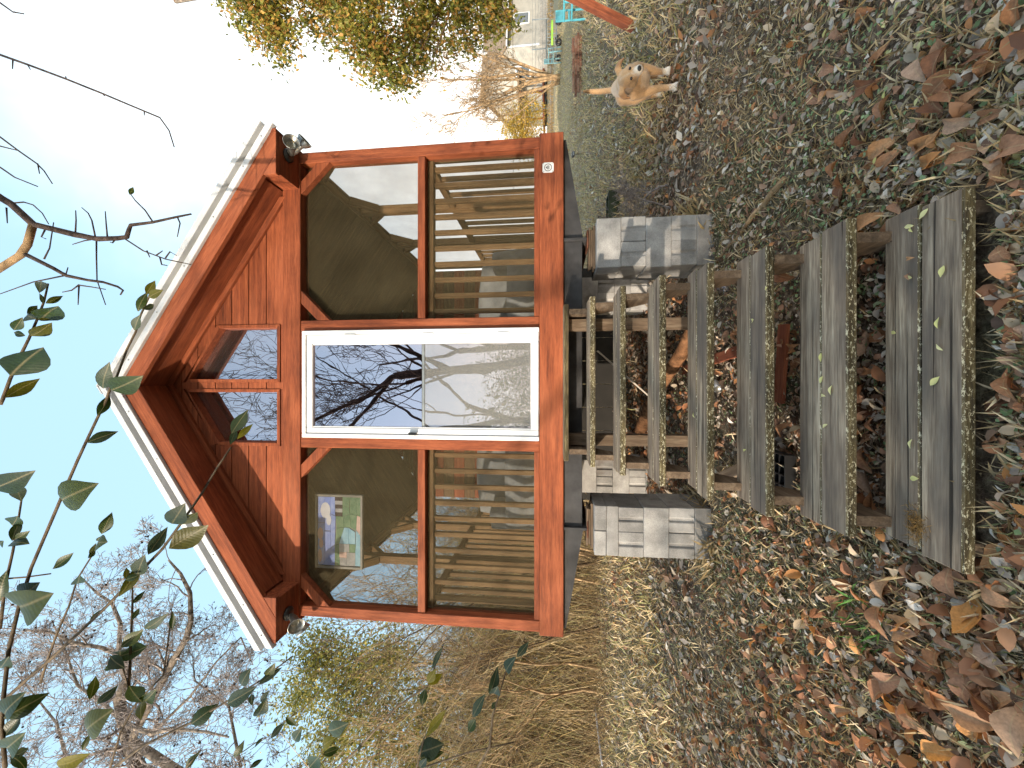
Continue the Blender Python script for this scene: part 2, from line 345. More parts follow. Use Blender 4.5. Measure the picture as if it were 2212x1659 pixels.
# ================================================================ the ground
def ground():
    m, nt, b = newmat('leafy soil'); t = node(nt, 'ShaderNodeTexCoord').outputs['Object']
    n = noise(nt, t, 1.1, 6.0, .65); f = noise(nt, t, 26.0, 6.0, .7); g = noise(nt, t, .35, 4.0)
    c = ramp(nt, f, [(.3, (.035, .025, .018)), (.48, (.12, .085, .06)), (.62, (.24, .19, .135)), (.75, (.40, .33, .25))])
    gr = ramp(nt, f, [(.3, (.03, .038, .012)), (.6, (.10, .115, .05)), (.75, (.20, .20, .12))])
    c = mixc(nt, ramp(nt, n, [(.5, 0), (.68, .8)]), c, gr)
    y = node(nt, 'ShaderNodeSeparateXYZ', Vector=t).outputs[1]
    far = ramp(nt, math_(nt, 'DIVIDE', y, 40.0), [(.22, 0), (.42, .85)])
    lawn = ramp(nt, noise(nt, t, 3.0, 6.0, .7), [(.3, (.20, .15, .085)), (.5, (.36, .28, .17)), (.7, (.29, .28, .14))])
    c = mixc(nt, far, c, lawn)
    nt.links.new(c, b.inputs['Base Color']); b.inputs['Roughness'].default_value = 1; bump(nt, b, f, .9, .03)
    xs = np.concatenate([np.linspace(-300, -14, 24), np.linspace(-13, 13, 131), np.linspace(14, 300, 24)])
    ys = np.concatenate([np.linspace(-60, -4, 15), np.linspace(-3, 12, 101), np.linspace(12.5, 45, 40), np.linspace(48, 700, 20)])
    X, Y = np.meshgrid(xs, ys); Z = gz(X, Y)
    k = np.clip(1-np.abs(Y-4)/12, 0, 1)
    Z = Z+k*(.016*np.sin(X*2.3+Y*1.1)*np.cos(Y*1.9-X*.7)+.010*np.sin(X*5.1)*np.sin(Y*4.3)+rng.normal(0, .006, X.shape))
    nx, ny = len(xs), len(ys); i = np.arange(nx-1)[None]+np.arange(ny-1)[:, None]*nx
    F = np.stack([i, i+1, i+1+nx, i+nx], -1).reshape(-1, 4)
    o = fast_mesh('ground', np.stack([X, Y, Z], -1).reshape(-1, 3), F, m, smooth=True)
    tag(o, 'leaf strewn yard ground around the red cabin', kind='structure')
ground()
road = mk('road', [(14, 29.2, gz(0, 29.2)+.02), (60, 29.2, gz(0, 29.2)+.02), (60, 32, gz(0, 32)+.02), (14, 32, gz(0, 32)+.02)], [(0, 1, 2, 3)], plain('pale road', (.30, .28, .26), .9))
tag(road, 'pale strip of road beyond the lawn', kind='structure')
# ================================================================ the cabin
CY = 3.25                                   # front face of the cabin
SB, ST = 1.314, 1.513                       # sill bottom and top
XL, XR = -2.092, 2.084
FL = 1.46                                   # floor level
def zf(x): return at(x, 829, CY).z
HB, HT = zf(653), zf(614)                   # header beam
cabin = empty('cabin', (0, CY, SB), 'red stained wooden cabin with screened front and white metal rake trim on block piers', 'cabin')
red, pine = M['red'], M['pine']
box('sill', XL-.004, XR+.004, CY-.045, CY+.12, SB, ST, red, cabin, .006)
for x0, x1 in ((-.568, -.478), (.476, .568)): box('door_post', x0, x1, CY-.022, CY+.09, ST+.001, HB, red, cabin, .005)
for x0, x1 in ((XL+.012, XL+.108), (XR-.108, XR-.012)): box('corner_post', x0, x1, CY-.022, CY+.09, ST+.001, HB+.16, red, cabin, .005)
box('header', XL+.11, XR-.11, CY-.030, CY+.10, HB, HT-.004, red, cabin, .005)
box('door_lintel', -.476, .474, CY-.018, CY+.09, zf(662)+.004, HB-.001, red, cabin, .003)
MR0, MR1 = zf(919.5), zf(903.5); BR = zf(1154)
SIDES = ((XL+.109, -.569), (.569, XR-.109))
for sx, (a, b) in zip((-1, 1), SIDES):
    box('mid_rail', a, b, CY-.016, CY+.05, MR0, MR1, red, cabin, .004)
    box('bottom_rail', a, b, CY-.016, CY+.05, ST+.001, BR, red, cabin, .004)
    L1, L2 = .155, .272                     # corner braces
    for e, s in ((a, 1), (b, -1)):
        prism('corner_brace', [(e+s*L1, HB-.0005), (e+s*L2, HB-.0005), (e+s*.0005, HB-L2), (e+s*.0005, HB-L1)][::s], CY-.019, CY+.045, red, cabin, .003)
    # screens, one above and one below the rail
    for z0, z1 in ((MR1, HB), (BR, MR0)):
        mk('screen', [(a, 0, z0), (b, 0, z0), (b, 0, z1), (a, 0, z1)], [(0, 1, 2, 3)], M['screen'], cabin, Matrix.Translation((0, CY+.048, 0)))
    # inner frame, dark line behind the screens
    box('inner_rail', a, b, CY+.06, CY+.13, MR0-.05, MR0+.01, pine, cabin)
    n = 10
    for i in range(n):
        x = a+(b-a)*(i+.55)/n
        box('baluster', x-.020, x+.020, CY+.085, CY+.125, ST, MR0-.05, pine, cabin, .003)
# floor, side frames, roof underside, back wall
BY = 6.75
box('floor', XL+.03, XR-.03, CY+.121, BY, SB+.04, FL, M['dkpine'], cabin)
WT = HB+.10
bays = [CY+.09, 4.33, 5.40, 6.47]
for s, X in ((-1, XL+.05), (1, XR-.05)):
    for j in range(1, 4): box('side_post', X-.045, X+.045, bays[j]-.045, bays[j]+.045, FL+.001, HB, pine, cabin)
    box('side_plate', X-.05, X+.05, CY+.101, BY, HB+.001, WT, pine, cabin)
    box('side_sill', X-.045, X+.05, CY+.121, BY, SB, SB+.039, red, cabin)
    for j in range(3):
        y0, y1 = bays[j]+.046-(.045 if j == 0 else 0), bays[j+1]-.046
        box('side_rail', X-.03, X+.03, y0, y1, MR0, MR1, pine, cabin)
        for e, q in ((y0, 1), (y1, -1)):
            board('side_brace', (X, e+q*.23, HB-.002), (X, e+q*.002, HB-.23), .085, .05, (1, 0, 0), pine, cabin)
        for i in range(6):
            y = y0+(y1-y0)*(i+.5)/6; box('side_baluster', X-.02, X+.02, y-.02, y+.02, FL+.001, MR0-.001, pine, cabin)
        mk('side_screen', [(0, y0, FL), (0, y1, FL), (0, y1, HB), (0, y0, HB)], [(0, 1, 2, 3)], M['screen'], cabin, Matrix.Translation((X+s*.034, 0, 0)))
# back wall of wide planks and a grey double door seen through the front glass
for i in range(19):
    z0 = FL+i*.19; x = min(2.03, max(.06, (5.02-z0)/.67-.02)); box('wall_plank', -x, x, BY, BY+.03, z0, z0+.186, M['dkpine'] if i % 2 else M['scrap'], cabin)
gdm = plain('grey painted door', (.34, .35, .34), .6)
for x0, x1 in ((-.80, -.01), (.01, .80)):
    d = box('back_door', x0, x1, BY-.05, BY-.008, FL+.01, FL+1.95, gdm, cabin)
    for z0, z1 in ((.15, .85), (1.0, 1.8)): box('door_panel', x0+.12, x1-.12, BY-.062, BY-.051, FL+z0, FL+z1, gdm, d)
AC = -.015                                   # centre line of the gable
SL = .67
FZ = 4.939                                   # fascia bottom at the ridge
FY = 2.93                                    # fascia plane
def roofz(x, off=0): return FZ+off-SL*abs(x-AC)
# gable planks, lapped, cut round the two windows
ws = [zf(x) for x in (613, 575.5, 537.7, 501, 466, 428, 393, 358, 322)]
WB, WI = zf(600), 3.388+CAM_H
WIN = [(-.5337, -.0755), (.045, .512)]
GL = .030                                    # gap of the sloping soffit board over the wall
def clip(poly, a, b, c):                     # keep a*x+b*z<=c
    out = []
    for i in range(len(poly)):
        p, q = poly[i], poly[(i+1) % len(poly)]; dp, dq = a*p[0]+b*p[1]-c, a*q[0]+b*q[1]-c
        if dp <= 0: out.append(p)
        if (dp < 0 < dq) or (dq < 0 < dp): t = dp/(dp-dq); out.append((p[0]+(q[0]-p[0])*t, p[1]+(q[1]-p[1])*t))
    return out
def wintop(x): return 4.788+.045*SL-SL*abs(x-AC) - .008
for i in range(len(ws)-1):
    z0, z1 = ws[i]+.002, ws[i+1]-.006
    for x0, x1, win in ((-3, WIN[0][0]-.03, None), (WIN[0][0]-.03, WIN[0][1]+.03, 0), (WIN[0][1]+.03, WIN[1][0]-.03, None), (WIN[1][0]-.03, WIN[1][1]+.03, 1), (WIN[1][1]+.03, 3, None)):
        pl = [(x0+.0004, z0), (x1-.0004, z0), (x1-.0004, z1), (x0+.0004, z1)]
        pl = clip(pl, SL, 1, FZ+.044+SL*AC); pl = clip(pl, -SL, 1, FZ+.044-SL*AC) if len(pl) > 2 else []
        pieces = []
        if win is not None and len(pl) > 2:
            s = 1 if win else -1
            up = clip(pl, -s*SL, -1, -(wintop(AC)+.045)-s*SL*AC)    # above the sloping head
            lo = clip(pl, 0, 1, WB-.035)                           # under the window sill
            pieces = [q for q in (up, lo) if len(q) > 2]
        elif len(pl) > 2: pieces = [pl]
        for q in pieces:
            ar = abs(sum(q[k][0]*q[(k+1) % len(q)][1]-q[(k+1) % len(q)][0]*q[k][1] for k in range(len(q))))/2
            if ar > .0008: prism('gable_plank', q, CY-.004, CY+.03, red, cabin)
prism('gable_backing', [(-1.9, HT-.03), (1.9, HT-.03), (1.9, HT+.02), (.6, HT+.02), (.6, HT), (-.6, HT), (-.6, HT+.02), (-1.9, HT+.02)], CY+.034, CY+.04, M['dark'], cabin)
for k, (x0, x1) in enumerate(WIN):
    inner, outer = (x1, x0) if k == 0 else (x0, x1)
    s = 1 if outer > inner else -1
    w = empty('gable_window', (x0, CY, WB)); par(w, cabin); w['label'] = 'slope topped gable window beside the centre mullion'
    P = [(outer, WB), (inner, WB), (inner, wintop(inner)), (outer, wintop(outer))]
    t = .030
    O = [(outer+s*t, WB-t), (inner-s*t, WB-t), (inner-s*t, wintop(inner)+t*1.1), (outer+s*t, wintop(outer)+t)]
    V = [(*p, 0) for p in P]+[(*p, 0) for p in O]
    for j in range(4):
        a, b_ = j, (j+1) % 4; prism('frame', [P[a], P[b_], O[b_], O[a]], CY-.012, CY+.085, red, w, .002)
    prism('pane', P, CY+.058, CY+.063, M['gableglass'], w)
# roof: fascia, metal rake trim, roof sheet, soffit, eave boxes
RX = 2.10
for s in (-1, 1):
    ex = AC+s*RX; nrm = Vector((s*SL, 0, 1)).normalized(); sl = Vector((s, 0, -SL)).normalized()
    def rz(off): return (Vector((AC, 0, FZ+off)), Vector((ex, 0, FZ+off-SL*RX)))
    def slab(name, o0, o1, y0, y1, mat, x1=RX, x0=0.0, bev=.003, cut=None):
        pl = [(AC, FZ+o0), (AC+s*(FZ+o0-cut)/SL, cut), (AC+s*x1, cut), (AC+s*x1, FZ+o1-SL*x1), (AC, FZ+o1)] if cut else [(AC+s*x0, FZ+o0-SL*x0), (AC+s*x1, FZ+o0-SL*x1), (AC+s*x1, FZ+o1-SL*x1), (AC+s*x0, FZ+o1-SL*x0)]
        c = Vector((AC+s*(x0+x1)/2, (y0+y1)/2, FZ+(o0+o1)/2-SL*(x0+x1)/2))
        # in a frame turned along the slope, so that the grain runs down the board
        Mx = Matrix((sl if s > 0 else -sl, Vector((0, 1, 0)), (sl if s > 0 else -sl).cross(Vector((0, 1, 0))))).transposed().to_4x4(); Mx.translation = c; inv = Mx.inverted()
        V = [inv @ Vector((p[0], y, p[1])) for y in (y0, y1) for p in pl]
        bm = bmesh.new(); vv = [bm.verts.new(v) for v in V]
        n_ = len(pl)
        for f in [tuple(range(n_)), tuple(range(n_, 2*n_))]+[(k, (k+1) % n_, n_+(k+1) % n_, n_+k) for k in range(n_)]: bm.faces.new([vv[i] for i in f])
        if bev: bmesh.ops.bevel(bm, geom=bm.edges[:], offset=bev, segments=1, affect='EDGES')
        return bmobj(name, bm, mat, cabin, Mx)
    slab('fascia', 0, .166, FY, FY+.04, red, RX-.012, cut=3.660)
    tr = slab('rake_trim', .168, .232, FY-.022, FY+.03, M['trim'], RX+.045)
    par(slab('trim_groove', .2325, .274, FY+.012, FY+.03, M['tan'], RX+.045), None)
    slab('rake_rib', .2745, .335, FY-.034, FY+.05, M['trim'], RX+.06)
    slab('roof_sheet', .235, .265, FY+.031, BY+.3, M['trim'], RX+.05)
    slab('soffit', .045, .063, FY+.041, CY-.0045, red, 1.745, 0)
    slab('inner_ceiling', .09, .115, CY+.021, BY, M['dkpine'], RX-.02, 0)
    slab('soffit_trim', -.012, .0445, CY-.036, CY-.006, red, RX-.40, .0)
    # boxed eave return
    xi, xo = AC+s*1.76, AC+s*(RX-.012); zb = 3.663
    bx = prism('eave_box', [(xi, zb), (xo, zb), (xo, roofz(xo, .16)), (xi, roofz(xi, .16))][::s], FY+.0415, CY+.03, red, cabin, .002)
    prism('eave_face', [(xi-s*.02, zb-.003), (AC+s*(FZ-.0015-zb+.003)/SL, zb-.003), (xi-s*.02, roofz(xi-s*.02, -.0015))][::s], FY, FY+.0405, red, cabin, .002)
    # side eave under the roof
    prism('side_fascia', [(xo+s*.001, zb), (xo+s*.026, zb), (xo+s*.026, roofz(xo, .20)), (xo+s*.001, roofz(xo, .20))][::s], FY+.0005, BY+.2, red, cabin)
prism('ridge_cap', [(AC-.07, FZ+.29), (AC, FZ+.337), (AC+.07, FZ+.29), (AC+.07, FZ+.30), (AC, FZ+.352), (AC-.07, FZ+.30)], FY-.036, BY+.3, M['trim'], cabin)
for s in (-1, 1):
    for t in (.22, .62, 1.0, 1.4, 1.8, 2.04):
        c = Vector((AC+s*t, FY-.023, FZ+.20-SL*t)); lathe('trim_screw', [(0, .004), (.006, .003), (.007, 0)], M['inkgrey'], cabin, Matrix.Translation(c) @ Matrix.Rotation(R_(90), 4, 'X'), 8)
for o in list(COL.objects):
    if o.name.startswith('trim_groove'): par(o, cabin)
# steel floor frame: cross member with tapered outriggers, main beams
box('cross_member', -1.19, 1.19, CY+.0, CY+.08, SB-.155, SB-.002, M['steel'], cabin)
for s in (-1, 1):
    prism('outrigger', [(s*1.215, SB-.165), (s*2.05, SB-.022), (s*2.05, SB-.002), (s*1.215, SB-.002)][::s], CY+.01, CY+.06, M['steel'], cabin)
    box('main_beam', s*1.20-.012, s*1.20+.012, CY-.03, BY, SB-.19, SB-.003, M['steel'], cabin)
    box('beam_flange', s*1.20-.07, s*1.20+.07, CY-.03, BY, SB-.205, SB-.191, M['rust'], cabin)
for i in range(10):
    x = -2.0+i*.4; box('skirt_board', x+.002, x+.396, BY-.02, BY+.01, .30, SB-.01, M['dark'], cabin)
# the white storm door
door = empty('storm_door', (0, CY, ST)); par(door, cabin); door['label'] = 'white aluminium storm door with two reflecting glass panes'
DX0, DX1, DZ0, DZ1 = -.474, .472, ST+.003, zf(660)
wh = M['white']; yb = CY-.05
for n, a in (('jamb', (DX0, DX0+.036, DZ0, DZ1)), ('jamb', (DX1-.036, DX1, DZ0, DZ1)), ('head', (DX0+.0365, DX1-.0365, DZ1-.036, DZ1))):
    box(n, a[0], a[1], yb-.004, CY+.02, a[2], a[3], wh, door, .004)
gx0, gx1, gz0, gz1 = -.385, .358, zf(1147), zf(681); gm = zf(916)
ix0, ix1, iz1 = DX0+.038, DX1-.038, DZ1-.038
for n, a in (('stile', (ix0, gx0, DZ0+.004, iz1)), ('stile', (gx1, ix1, DZ0+.004, iz1)), ('top_rail', (gx0+.0005, gx1-.0005, gz1, iz1)), ('bottom_rail', (gx0+.0005, gx1-.0005, DZ0+.004, gz0))):
    box(n, a[0], a[1], yb+.008, CY+.005, a[2], a[3], wh, door, .005)
for x0, x1, z0, z1 in ((gx0, gx0+.012, gz0, gz1), (gx1-.012, gx1, gz0, gz1)): box('glazing_bead', x0+.0005, x1-.0005, yb+.016, yb+.028, z0, z1, wh, door, .002)
box('meeting_rail', gx0+.013, gx1-.013, yb+.030, yb+.045, gm-.012, gm+.012, M['alu'], door, .002)
prism('glass_pane', [(gx0+.013, gm+.013), (gx1-.013, gm+.013), (gx1-.013, gz1-.001), (gx0+.013, gz1-.001)], yb+.030, yb+.034, M['doorglass'], door)
prism('glass_pane', [(gx0+.013, gz0+.001), (gx1-.013, gz0+.001), (gx1-.013, gm-.013), (gx0+.013, gm-.013)], yb+.036, yb+.040, M['doorglass2'], door)
h = at(892, 937, yb)
bm = boxbm(.022, .03, .075, .006, 2); bmobj('handle', bm, M['black'], door, Matrix.Translation((h.x, yb-.012, h.z)))
for z in (DZ0+.3, DZ0+.95, DZ0+1.65): box('hinge', DX1-.046, DX1-.034, yb-.012, yb-.0045, z-.05, z+.05, M['trim'], door, .002)
# maker's plate on the sill
c = at(1184, 362, CY-.047); k = .042
pl = [(-k*1.1+.012, -k), (k*1.1-.01, -k), (k*1.1, -k+.01), (k*1.1, k-.012), (k*1.1-.012, k), (-k*1.1+.01, k), (-k*1.1, k-.01), (-k*1.1, -k+.012)]
plate = prism('sign_plate', [(c.x+p[0]*.9, c.z+p[1]*1.1) for p in pl], CY-.049, CY-.0455, M['plate'], cabin)
plate['label'] = 'small white plate with a black ring emblem'
def flat(name, P, y, mat, parent): return mk(name, [(p[0]-c.x, 0, p[1]-c.z) for p in P], [tuple(range(len(P)))], mat, parent, Matrix.Translation((c.x, y, c.z)))
n = 36; V = []
for r in (.0315, .0265): V += [(c.x+r*math.cos(6.28318*i/n), CY-.0497, c.z+r*math.sin(6.28318*i/n)) for i in range(n)]
mk('emblem_ring', V, [(i, (i+1) % n, n+(i+1) % n, n+i) for i in range(n)], M['ink'], plate)
flat('emblem_peak', [(c.x-.019, c.z+.006), (c.x+.019, c.z+.006), (c.x+.008, c.z+.012), (c.x, c.z+.021), (c.x-.007, c.z+.012)], CY-.0497, M['ink'], plate)
flat('emblem_band', [(c.x-.016, c.z-.006), (c.x+.016, c.z-.006), (c.x+.016, c.z+.003), (c.x-.016, c.z+.003)], CY-.0497, M['ink'], plate)
for i in range(4): flat('emblem_letter', [(c.x-.013+i*.007, c.z-.004), (c.x-.009+i*.007, c.z-.004), (c.x-.0095+i*.007, c.z+.001), (c.x-.0125+i*.007, c.z+.001)], CY-.0500, M['plate'], plate)
for z in (-.010, -.0135): flat('emblem_line', [(c.x-.014, c.z+z), (c.x+.014, c.z+z), (c.x+.014, c.z+z+.002), (c.x-.014, c.z+z+.002)], CY-.0497, M['inkgrey'], plate)
for dx, dz in ((-.031, .036), (.031, .036), (-.031, -.036), (.031, -.036)): lathe('plate_screw', [(0, .002), (.0035, .0015), (.004, 0)], M['alu'], plate, Matrix.Translation((c.x+dx, CY-.0492, c.z+dz)) @ Matrix.Rotation(R_(90), 4, 'X'), 8)
# ---------------------------------------------------------------- floodlights under the eave returns
def flood(x, y, z, dirs, label):
    f = empty('floodlight', (x, y, z), label, 'floodlight', 'twin floodlights under the eaves')
    lathe('base_plate', [(0, -.03), (.04, -.03), (.055, -.018), (.055, 0)], M['black'], f, Matrix.Translation((x, y, z)), 20)
    for d in dirs:
        d = Vector(d).normalized(); p = Vector((x, y, z-.03)); q = p+d*.035
        Mx = d.to_track_quat('Z', 'Y').to_matrix().to_4x4(); Mx.translation = q
        hd = lathe('lamp_head', [(0, -.02), (.016, -.02), (.02, 0), (.026, .01), (.026, .075), (.030, .085), (.040, .095), (.052, .115), (.062, .14), (.064, .146), (.060, .145), (.05, .118), (.036, .10)], M['alu'], f, Mx, 24)
        lathe('lamp_lens', [(.0355, .0995), (.03, .092), (.015, .088), (0, .087)], M['glassw'], hd, Mx, 20)
    return f
fz = 3.6595
flood(XR-.13, 3.07, fz, [(.12, -.72, -.55), (.62, -.05, -.75)], 'twin head grey floodlight under the eave box on the dog side')
flood(XL+.13, 3.07, fz, [(-.15, -.62, -.70), (-.75, .05, -.55)], 'twin head grey floodlight under the eave box on the brush side')
# ---------------------------------------------------------------- block piers
def block(pr, x0, x1, y0, y1, z0, z1, ribs=0, ax='y'):
    """concrete block; ribs > 0 shows an end face with the groove of the open end"""
    sx, sy, sz = x1-x0, y1-y0, z1-z0
    bm = bmesh.new(); g = .014 if ribs else 0
    if ribs: pl = [(0, 0), (sx*.40, 0), (sx*.44, g), (sx*.56, g), (sx*.60, 0), (sx, 0), (sx, sy), (0, sy)]
    else: pl = [(0, 0), (sx, 0), (sx, sy), (0, sy)]
    a = [bm.verts.new((p[0]-sx/2, p[1]-sy/2, -sz/2)) for p in pl]; b = [bm.verts.new((p[0]-sx/2, p[1]-sy/2, sz/2)) for p in pl]; n = len(pl)
    bm.faces.new(a[::-1]); bm.faces.new(b)
    for i in range(n): bm.faces.new((a[i], a[(i+1) % n], b[(i+1) % n], b[i]))
    bmesh.ops.bevel(bm, geom=bm.edges[:], offset=.004, segments=1, affect='EDGES')
    bmobj('block', bm, M['block'], pr, Matrix.Translation(((x0+x1)/2, (y0+y1)/2, (z0+z1)/2)) @ Matrix.Rotation(R_(random.uniform(-.8, .8)), 4, 'Z'))
def pier(cx, y0, top, label, rot=0, cap=False, wid=.397):
    g = float(gz(cx, y0)); p = empty('block_pier', (cx, y0+.2, g-.1), label, 'block pier', 'concrete block piers under the cabin')
    z = top; w = wid; i = 0
    if cap:
        block(p, cx-w/2, cx-.002, y0, y0+.395, z-.092, z); block(p, cx+.002, cx+w/2, y0-.004, y0+.39, z-.094, z); z -= .096
        block(p, cx-w/2, cx+w/2, y0, y0+.39, z-.092, z); z -= .094
    while z > g-.12:
        jx = random.uniform(-.006, .006)
        if (i+(1 if cap else 0)) % 2 == 0:
            block(p, cx-w/2+jx, cx+w/2+jx, y0, y0+.194, z-.192, z); block(p, cx-w/2+jx, cx+w/2+jx, y0+.199, y0+.393, z-.192, z)
        else:
            block(p, cx-w/2+jx, cx-.002+jx, y0+.002, y0+.395, z-.192, z, 1); block(p, cx+.002+jx, cx+w/2+jx, y0+.004, y0+.395, z-.192, z, 1)
        z -= .194; i += 1
    for k, (dz, ww) in enumerate(((.022, .36), (.018, .30), (.016, .33))):
        zz = top+sum((.022, .018, .016)[:k]); board('shim', (cx-ww/2, y0+.14+.02*k, zz+dz/2), (cx+ww/2, y0+.16-.02*k, zz+dz/2), .12, dz-.001, (0, 1, 0), M['oldpost'], p)
PT = 1.05
pier(1.135, 3.16, PT, 'grey block pier beside the steps on the dog side, pale third course')
pier(-1.175, 3.14, PT+.02, 'grey block pier beside the steps on the brush side, with thin cap blocks', cap=True)
pier(1.10, 4.75, PT, 'block pier further back under the cabin on the dog side')
pier(-1.12, 4.75, PT+.02, 'sunlit block pier further back under the cabin on the brush side')
# ---------------------------------------------------------------- the steps
TX = .018; TW = 1.20
steps = empty('wooden_steps', (TX, 2.2, .1), 'weathered grey open plank steps with mossy front edges leading to the door', 'steps')
TP = [(1.331, -1.259), (1.571, -1.099), (1.81, -.937), (2.029, -.769), (2.256, -.598), (2.489, -.422), (2.738, -.2555), (2.952, -.082)]
TREADS = []
for i, (y, z) in enumerate(TP):
    z += CAM_H; TREADS.append((y, z))
    for k in (0, 1):
        yy = y+k*.1425
        if i == 7 and k == 1: yy = y+.141
        j = random.uniform(-.008, .008); dz = random.uniform(-.002, .002)
        w = .139 if not (i == 7) else .118
        o = board('tread_board', (TX-TW/2+j, yy+.07, z-.019+dz), (TX+TW/2+j, yy+.07+random.uniform(-.003, .003), z-.019+dz), w, .038, (0, 1, 0), M['tread'], steps, .005)
for x in (TX-TW/2+.065, TX+TW/2-.065):
    # stringer: one stepped run of trapezoid bearings with a straight lower edge
    bm = bmesh.new()
    for i, (y, z) in enumerate(TREADS):
        y1 = TREADS[i+1][0] if i < 7 else 3.19; zb = z-.041; z1 = TREADS[i+1][1]-.041 if i < 7 else zb+.15; lo = -.25
        q = [(y+.012, zb), (y1+.012, zb), (y1+.012, z1+lo), (y+.012, zb+lo)]
        vv = [[bm.verts.new((a-2.2, s_*.019, b-.7)) for a, b in q] for s_ in (-1, 1)]
        bm.faces.new(vv[0]); bm.faces.new(vv[1][::-1])
        for k in range(4): bm.faces.new((vv[0][k], vv[1][k], vv[1][(k+1) % 4], vv[0][(k+1) % 4]))
    bmesh.ops.remove_doubles(bm, verts=bm.verts[:], dist=.0005)
    bmobj('stringer', bm, M['oldpost'], steps, Matrix.Translation((x, 2.2, .7)) @ Matrix.Rotation(R_(90), 4, 'Z'))
for x in (-.44, .47): box('support_post', x-.044, x+.044, 3.08, 3.168, .12, TREADS[-1][1]-.04, M['oldpost'], steps)
# ---------------------------------------------------------------- inside: covered sofas and a stained glass panel
def sofa(x0, x1, y0, y1, h, label):
    s = empty('covered_sofa', ((x0+x1)/2, (y0+y1)/2, FL), label, 'sofa')
    def blob(name, a, b):
        bm = bmesh.new(); bmesh.ops.create_cube(bm, size=1); bmesh.ops.subdivide_edges(bm, edges=bm.edges[:], cuts=5, use_grid_fill=True)
        for v in bm.verts:
            n = v.co.normalized()*.62; v.co = v.co*.62+n*.38
            k = 1+.05*math.sin(v.co.x*9+v.co.y*7)*math.cos(v.co.z*8)
            v.co = Vector((v.co.x*(b[0]-a[0])*k, v.co.y*(b[1]-a[1])*k, v.co.z*(b[2]-a[2])))
        bmobj(name, bm, M['cover'], s, Matrix.Translation([(p+q)/2 for p, q in zip(a, b)]), True)
    blob('seat', (x0, y0, FL), (x1, y1, FL+h*.55)); blob('backrest', (x0, y1-.35, FL+.1), (x1, y1, FL+h))
    for xa in (x0, x1-.25): blob('arm', (xa, y0+.05, FL), (xa+.25, y1, FL+h*.75))
sofa(.55, 1.75, 4.9, 5.8, 1.0, 'grey covered sofa behind the screen on the dog side')
sofa(-1.75, -.5, 4.5, 5.4, .95, 'grey covered sofa behind the screen under the stained glass')
sg = empty('stained_glass_panel', at(784, 1145, 3.42), 'framed stained glass landscape panel hanging behind the screen', 'stained glass')
SY = 3.42; A = at(683, 1224, SY); B = at(785, 1069, SY)        # upper outer corner, lower inner corner
W_, H_ = B.x-A.x, A.z-B.z
fm = plain('grey panel frame', (.30, .29, .26), .7)
t = .022
for n_, a in (('frame', (A.x, B.x, A.z-t, A.z)), ('frame', (A.x, B.x, B.z, B.z+t)), ('frame', (A.x, A.x+t, B.z+t+.0005, A.z-t-.0005)), ('frame', (B.x-t, B.x, B.z+t+.0005, A.z-t-.0005))):
    box(n_, a[0], a[1], SY-.02, SY+.015, a[2], a[3], fm, sg)
def lit(name, c, c2):
    m, nt, b = newmat(name); v, rnd, raw = coords(nt); nt.links.new(ramp(nt, noise(nt, v, 18, 3), [(.3, c), (.7, c2)]), b.inputs['Base Color']); b.inputs['Roughness'].default_value = .2
    tr = node(nt, 'ShaderNodeBsdfTranslucent', Color=(*c2, 1)); mx = node(nt, 'ShaderNodeMixShader', i0=.2, i1=b.outputs[0], i2=tr.outputs[0]); nt.links.new(mx.outputs[0], nt.nodes['Material Output'].inputs[0]); return m
G = {'sky': lit('blue glass', (.24, .34, .80), (.48, .58, .92)), 'cloud': lit('cloud glass', (.78, .78, .82), (.9, .9, .92)), 'pink': lit('pink glass', (.7, .48, .42), (.8, .6, .52)), 'green': lit('green glass', (.13, .24, .14), (.28, .40, .25)),
     'water': lit('water glass', (.25, .48, .62), (.45, .68, .78)), 'stone': lit('stone glass', (.36, .36, .36), (.58, .57, .55)), 'brown': lit('brown glass', (.07, .05, .045), (.14, .11, .1))}
gx, gzt = A.x+t+.002, A.z-t-.002; gw, gh = W_-2*t-.004, H_-2*t-.004
def pane(kind, poly, dy=0.0):
    P = [(gx+u*gw, gzt-v*gh) for u, v in poly]; cx_ = sum(p[0] for p in P)/len(P); cz_ = sum(p[1] for p in P)/len(P)
    P = [(cx_+(p[0]-cx_)*.975, cz_+(p[1]-cz_)*.975) for p in P]
    prism('glass_piece', P, SY-.010-dy, SY-.006-dy, G[kind], sg)
def disc(kind, u, v, ru, rv, dy=.001, n=14): pane(kind, [(u+ru*math.cos(6.283*i/n), v+rv*math.sin(6.283*i/n)) for i in range(n)], dy)
prism('lead_backing', [(gx, gzt-gh), (gx+gw, gzt-gh), (gx+gw, gzt), (gx, gzt)], SY-.004, SY-.001, fm, sg)
pane('sky', [(0, 0), (.3, 0), (.3, .16), (0, .16)]); pane('sky', [(.3, 0), (.62, 0), (.62, .16), (.3, .16)]); pane('sky', [(.62, 0), (1, 0), (1, .16), (.62, .16)])
pane('sky', [(0, .16), (.5, .16), (.5, .30), (0, .30)]); pane('sky', [(.5, .16), (1, .16), (1, .30), (.5, .30)])
pane('sky', [(0, .30), (.25, .30), (.3, .40), (0, .40)]); pane('sky', [(.25, .30), (.75, .30), (.72, .42), (.3, .40)]); pane('sky', [(.75, .30), (1, .30), (1, .40), (.72, .42)])
disc('pink', .14, .05, .10, .05, .0015); disc('pink', .46, .06, .09, .07, .0015); disc('pink', .32, .08, .07, .05, .002); disc('cloud', .80, .18, .12, .12, .0015); disc('cloud', .66, .26, .08, .06, .002)
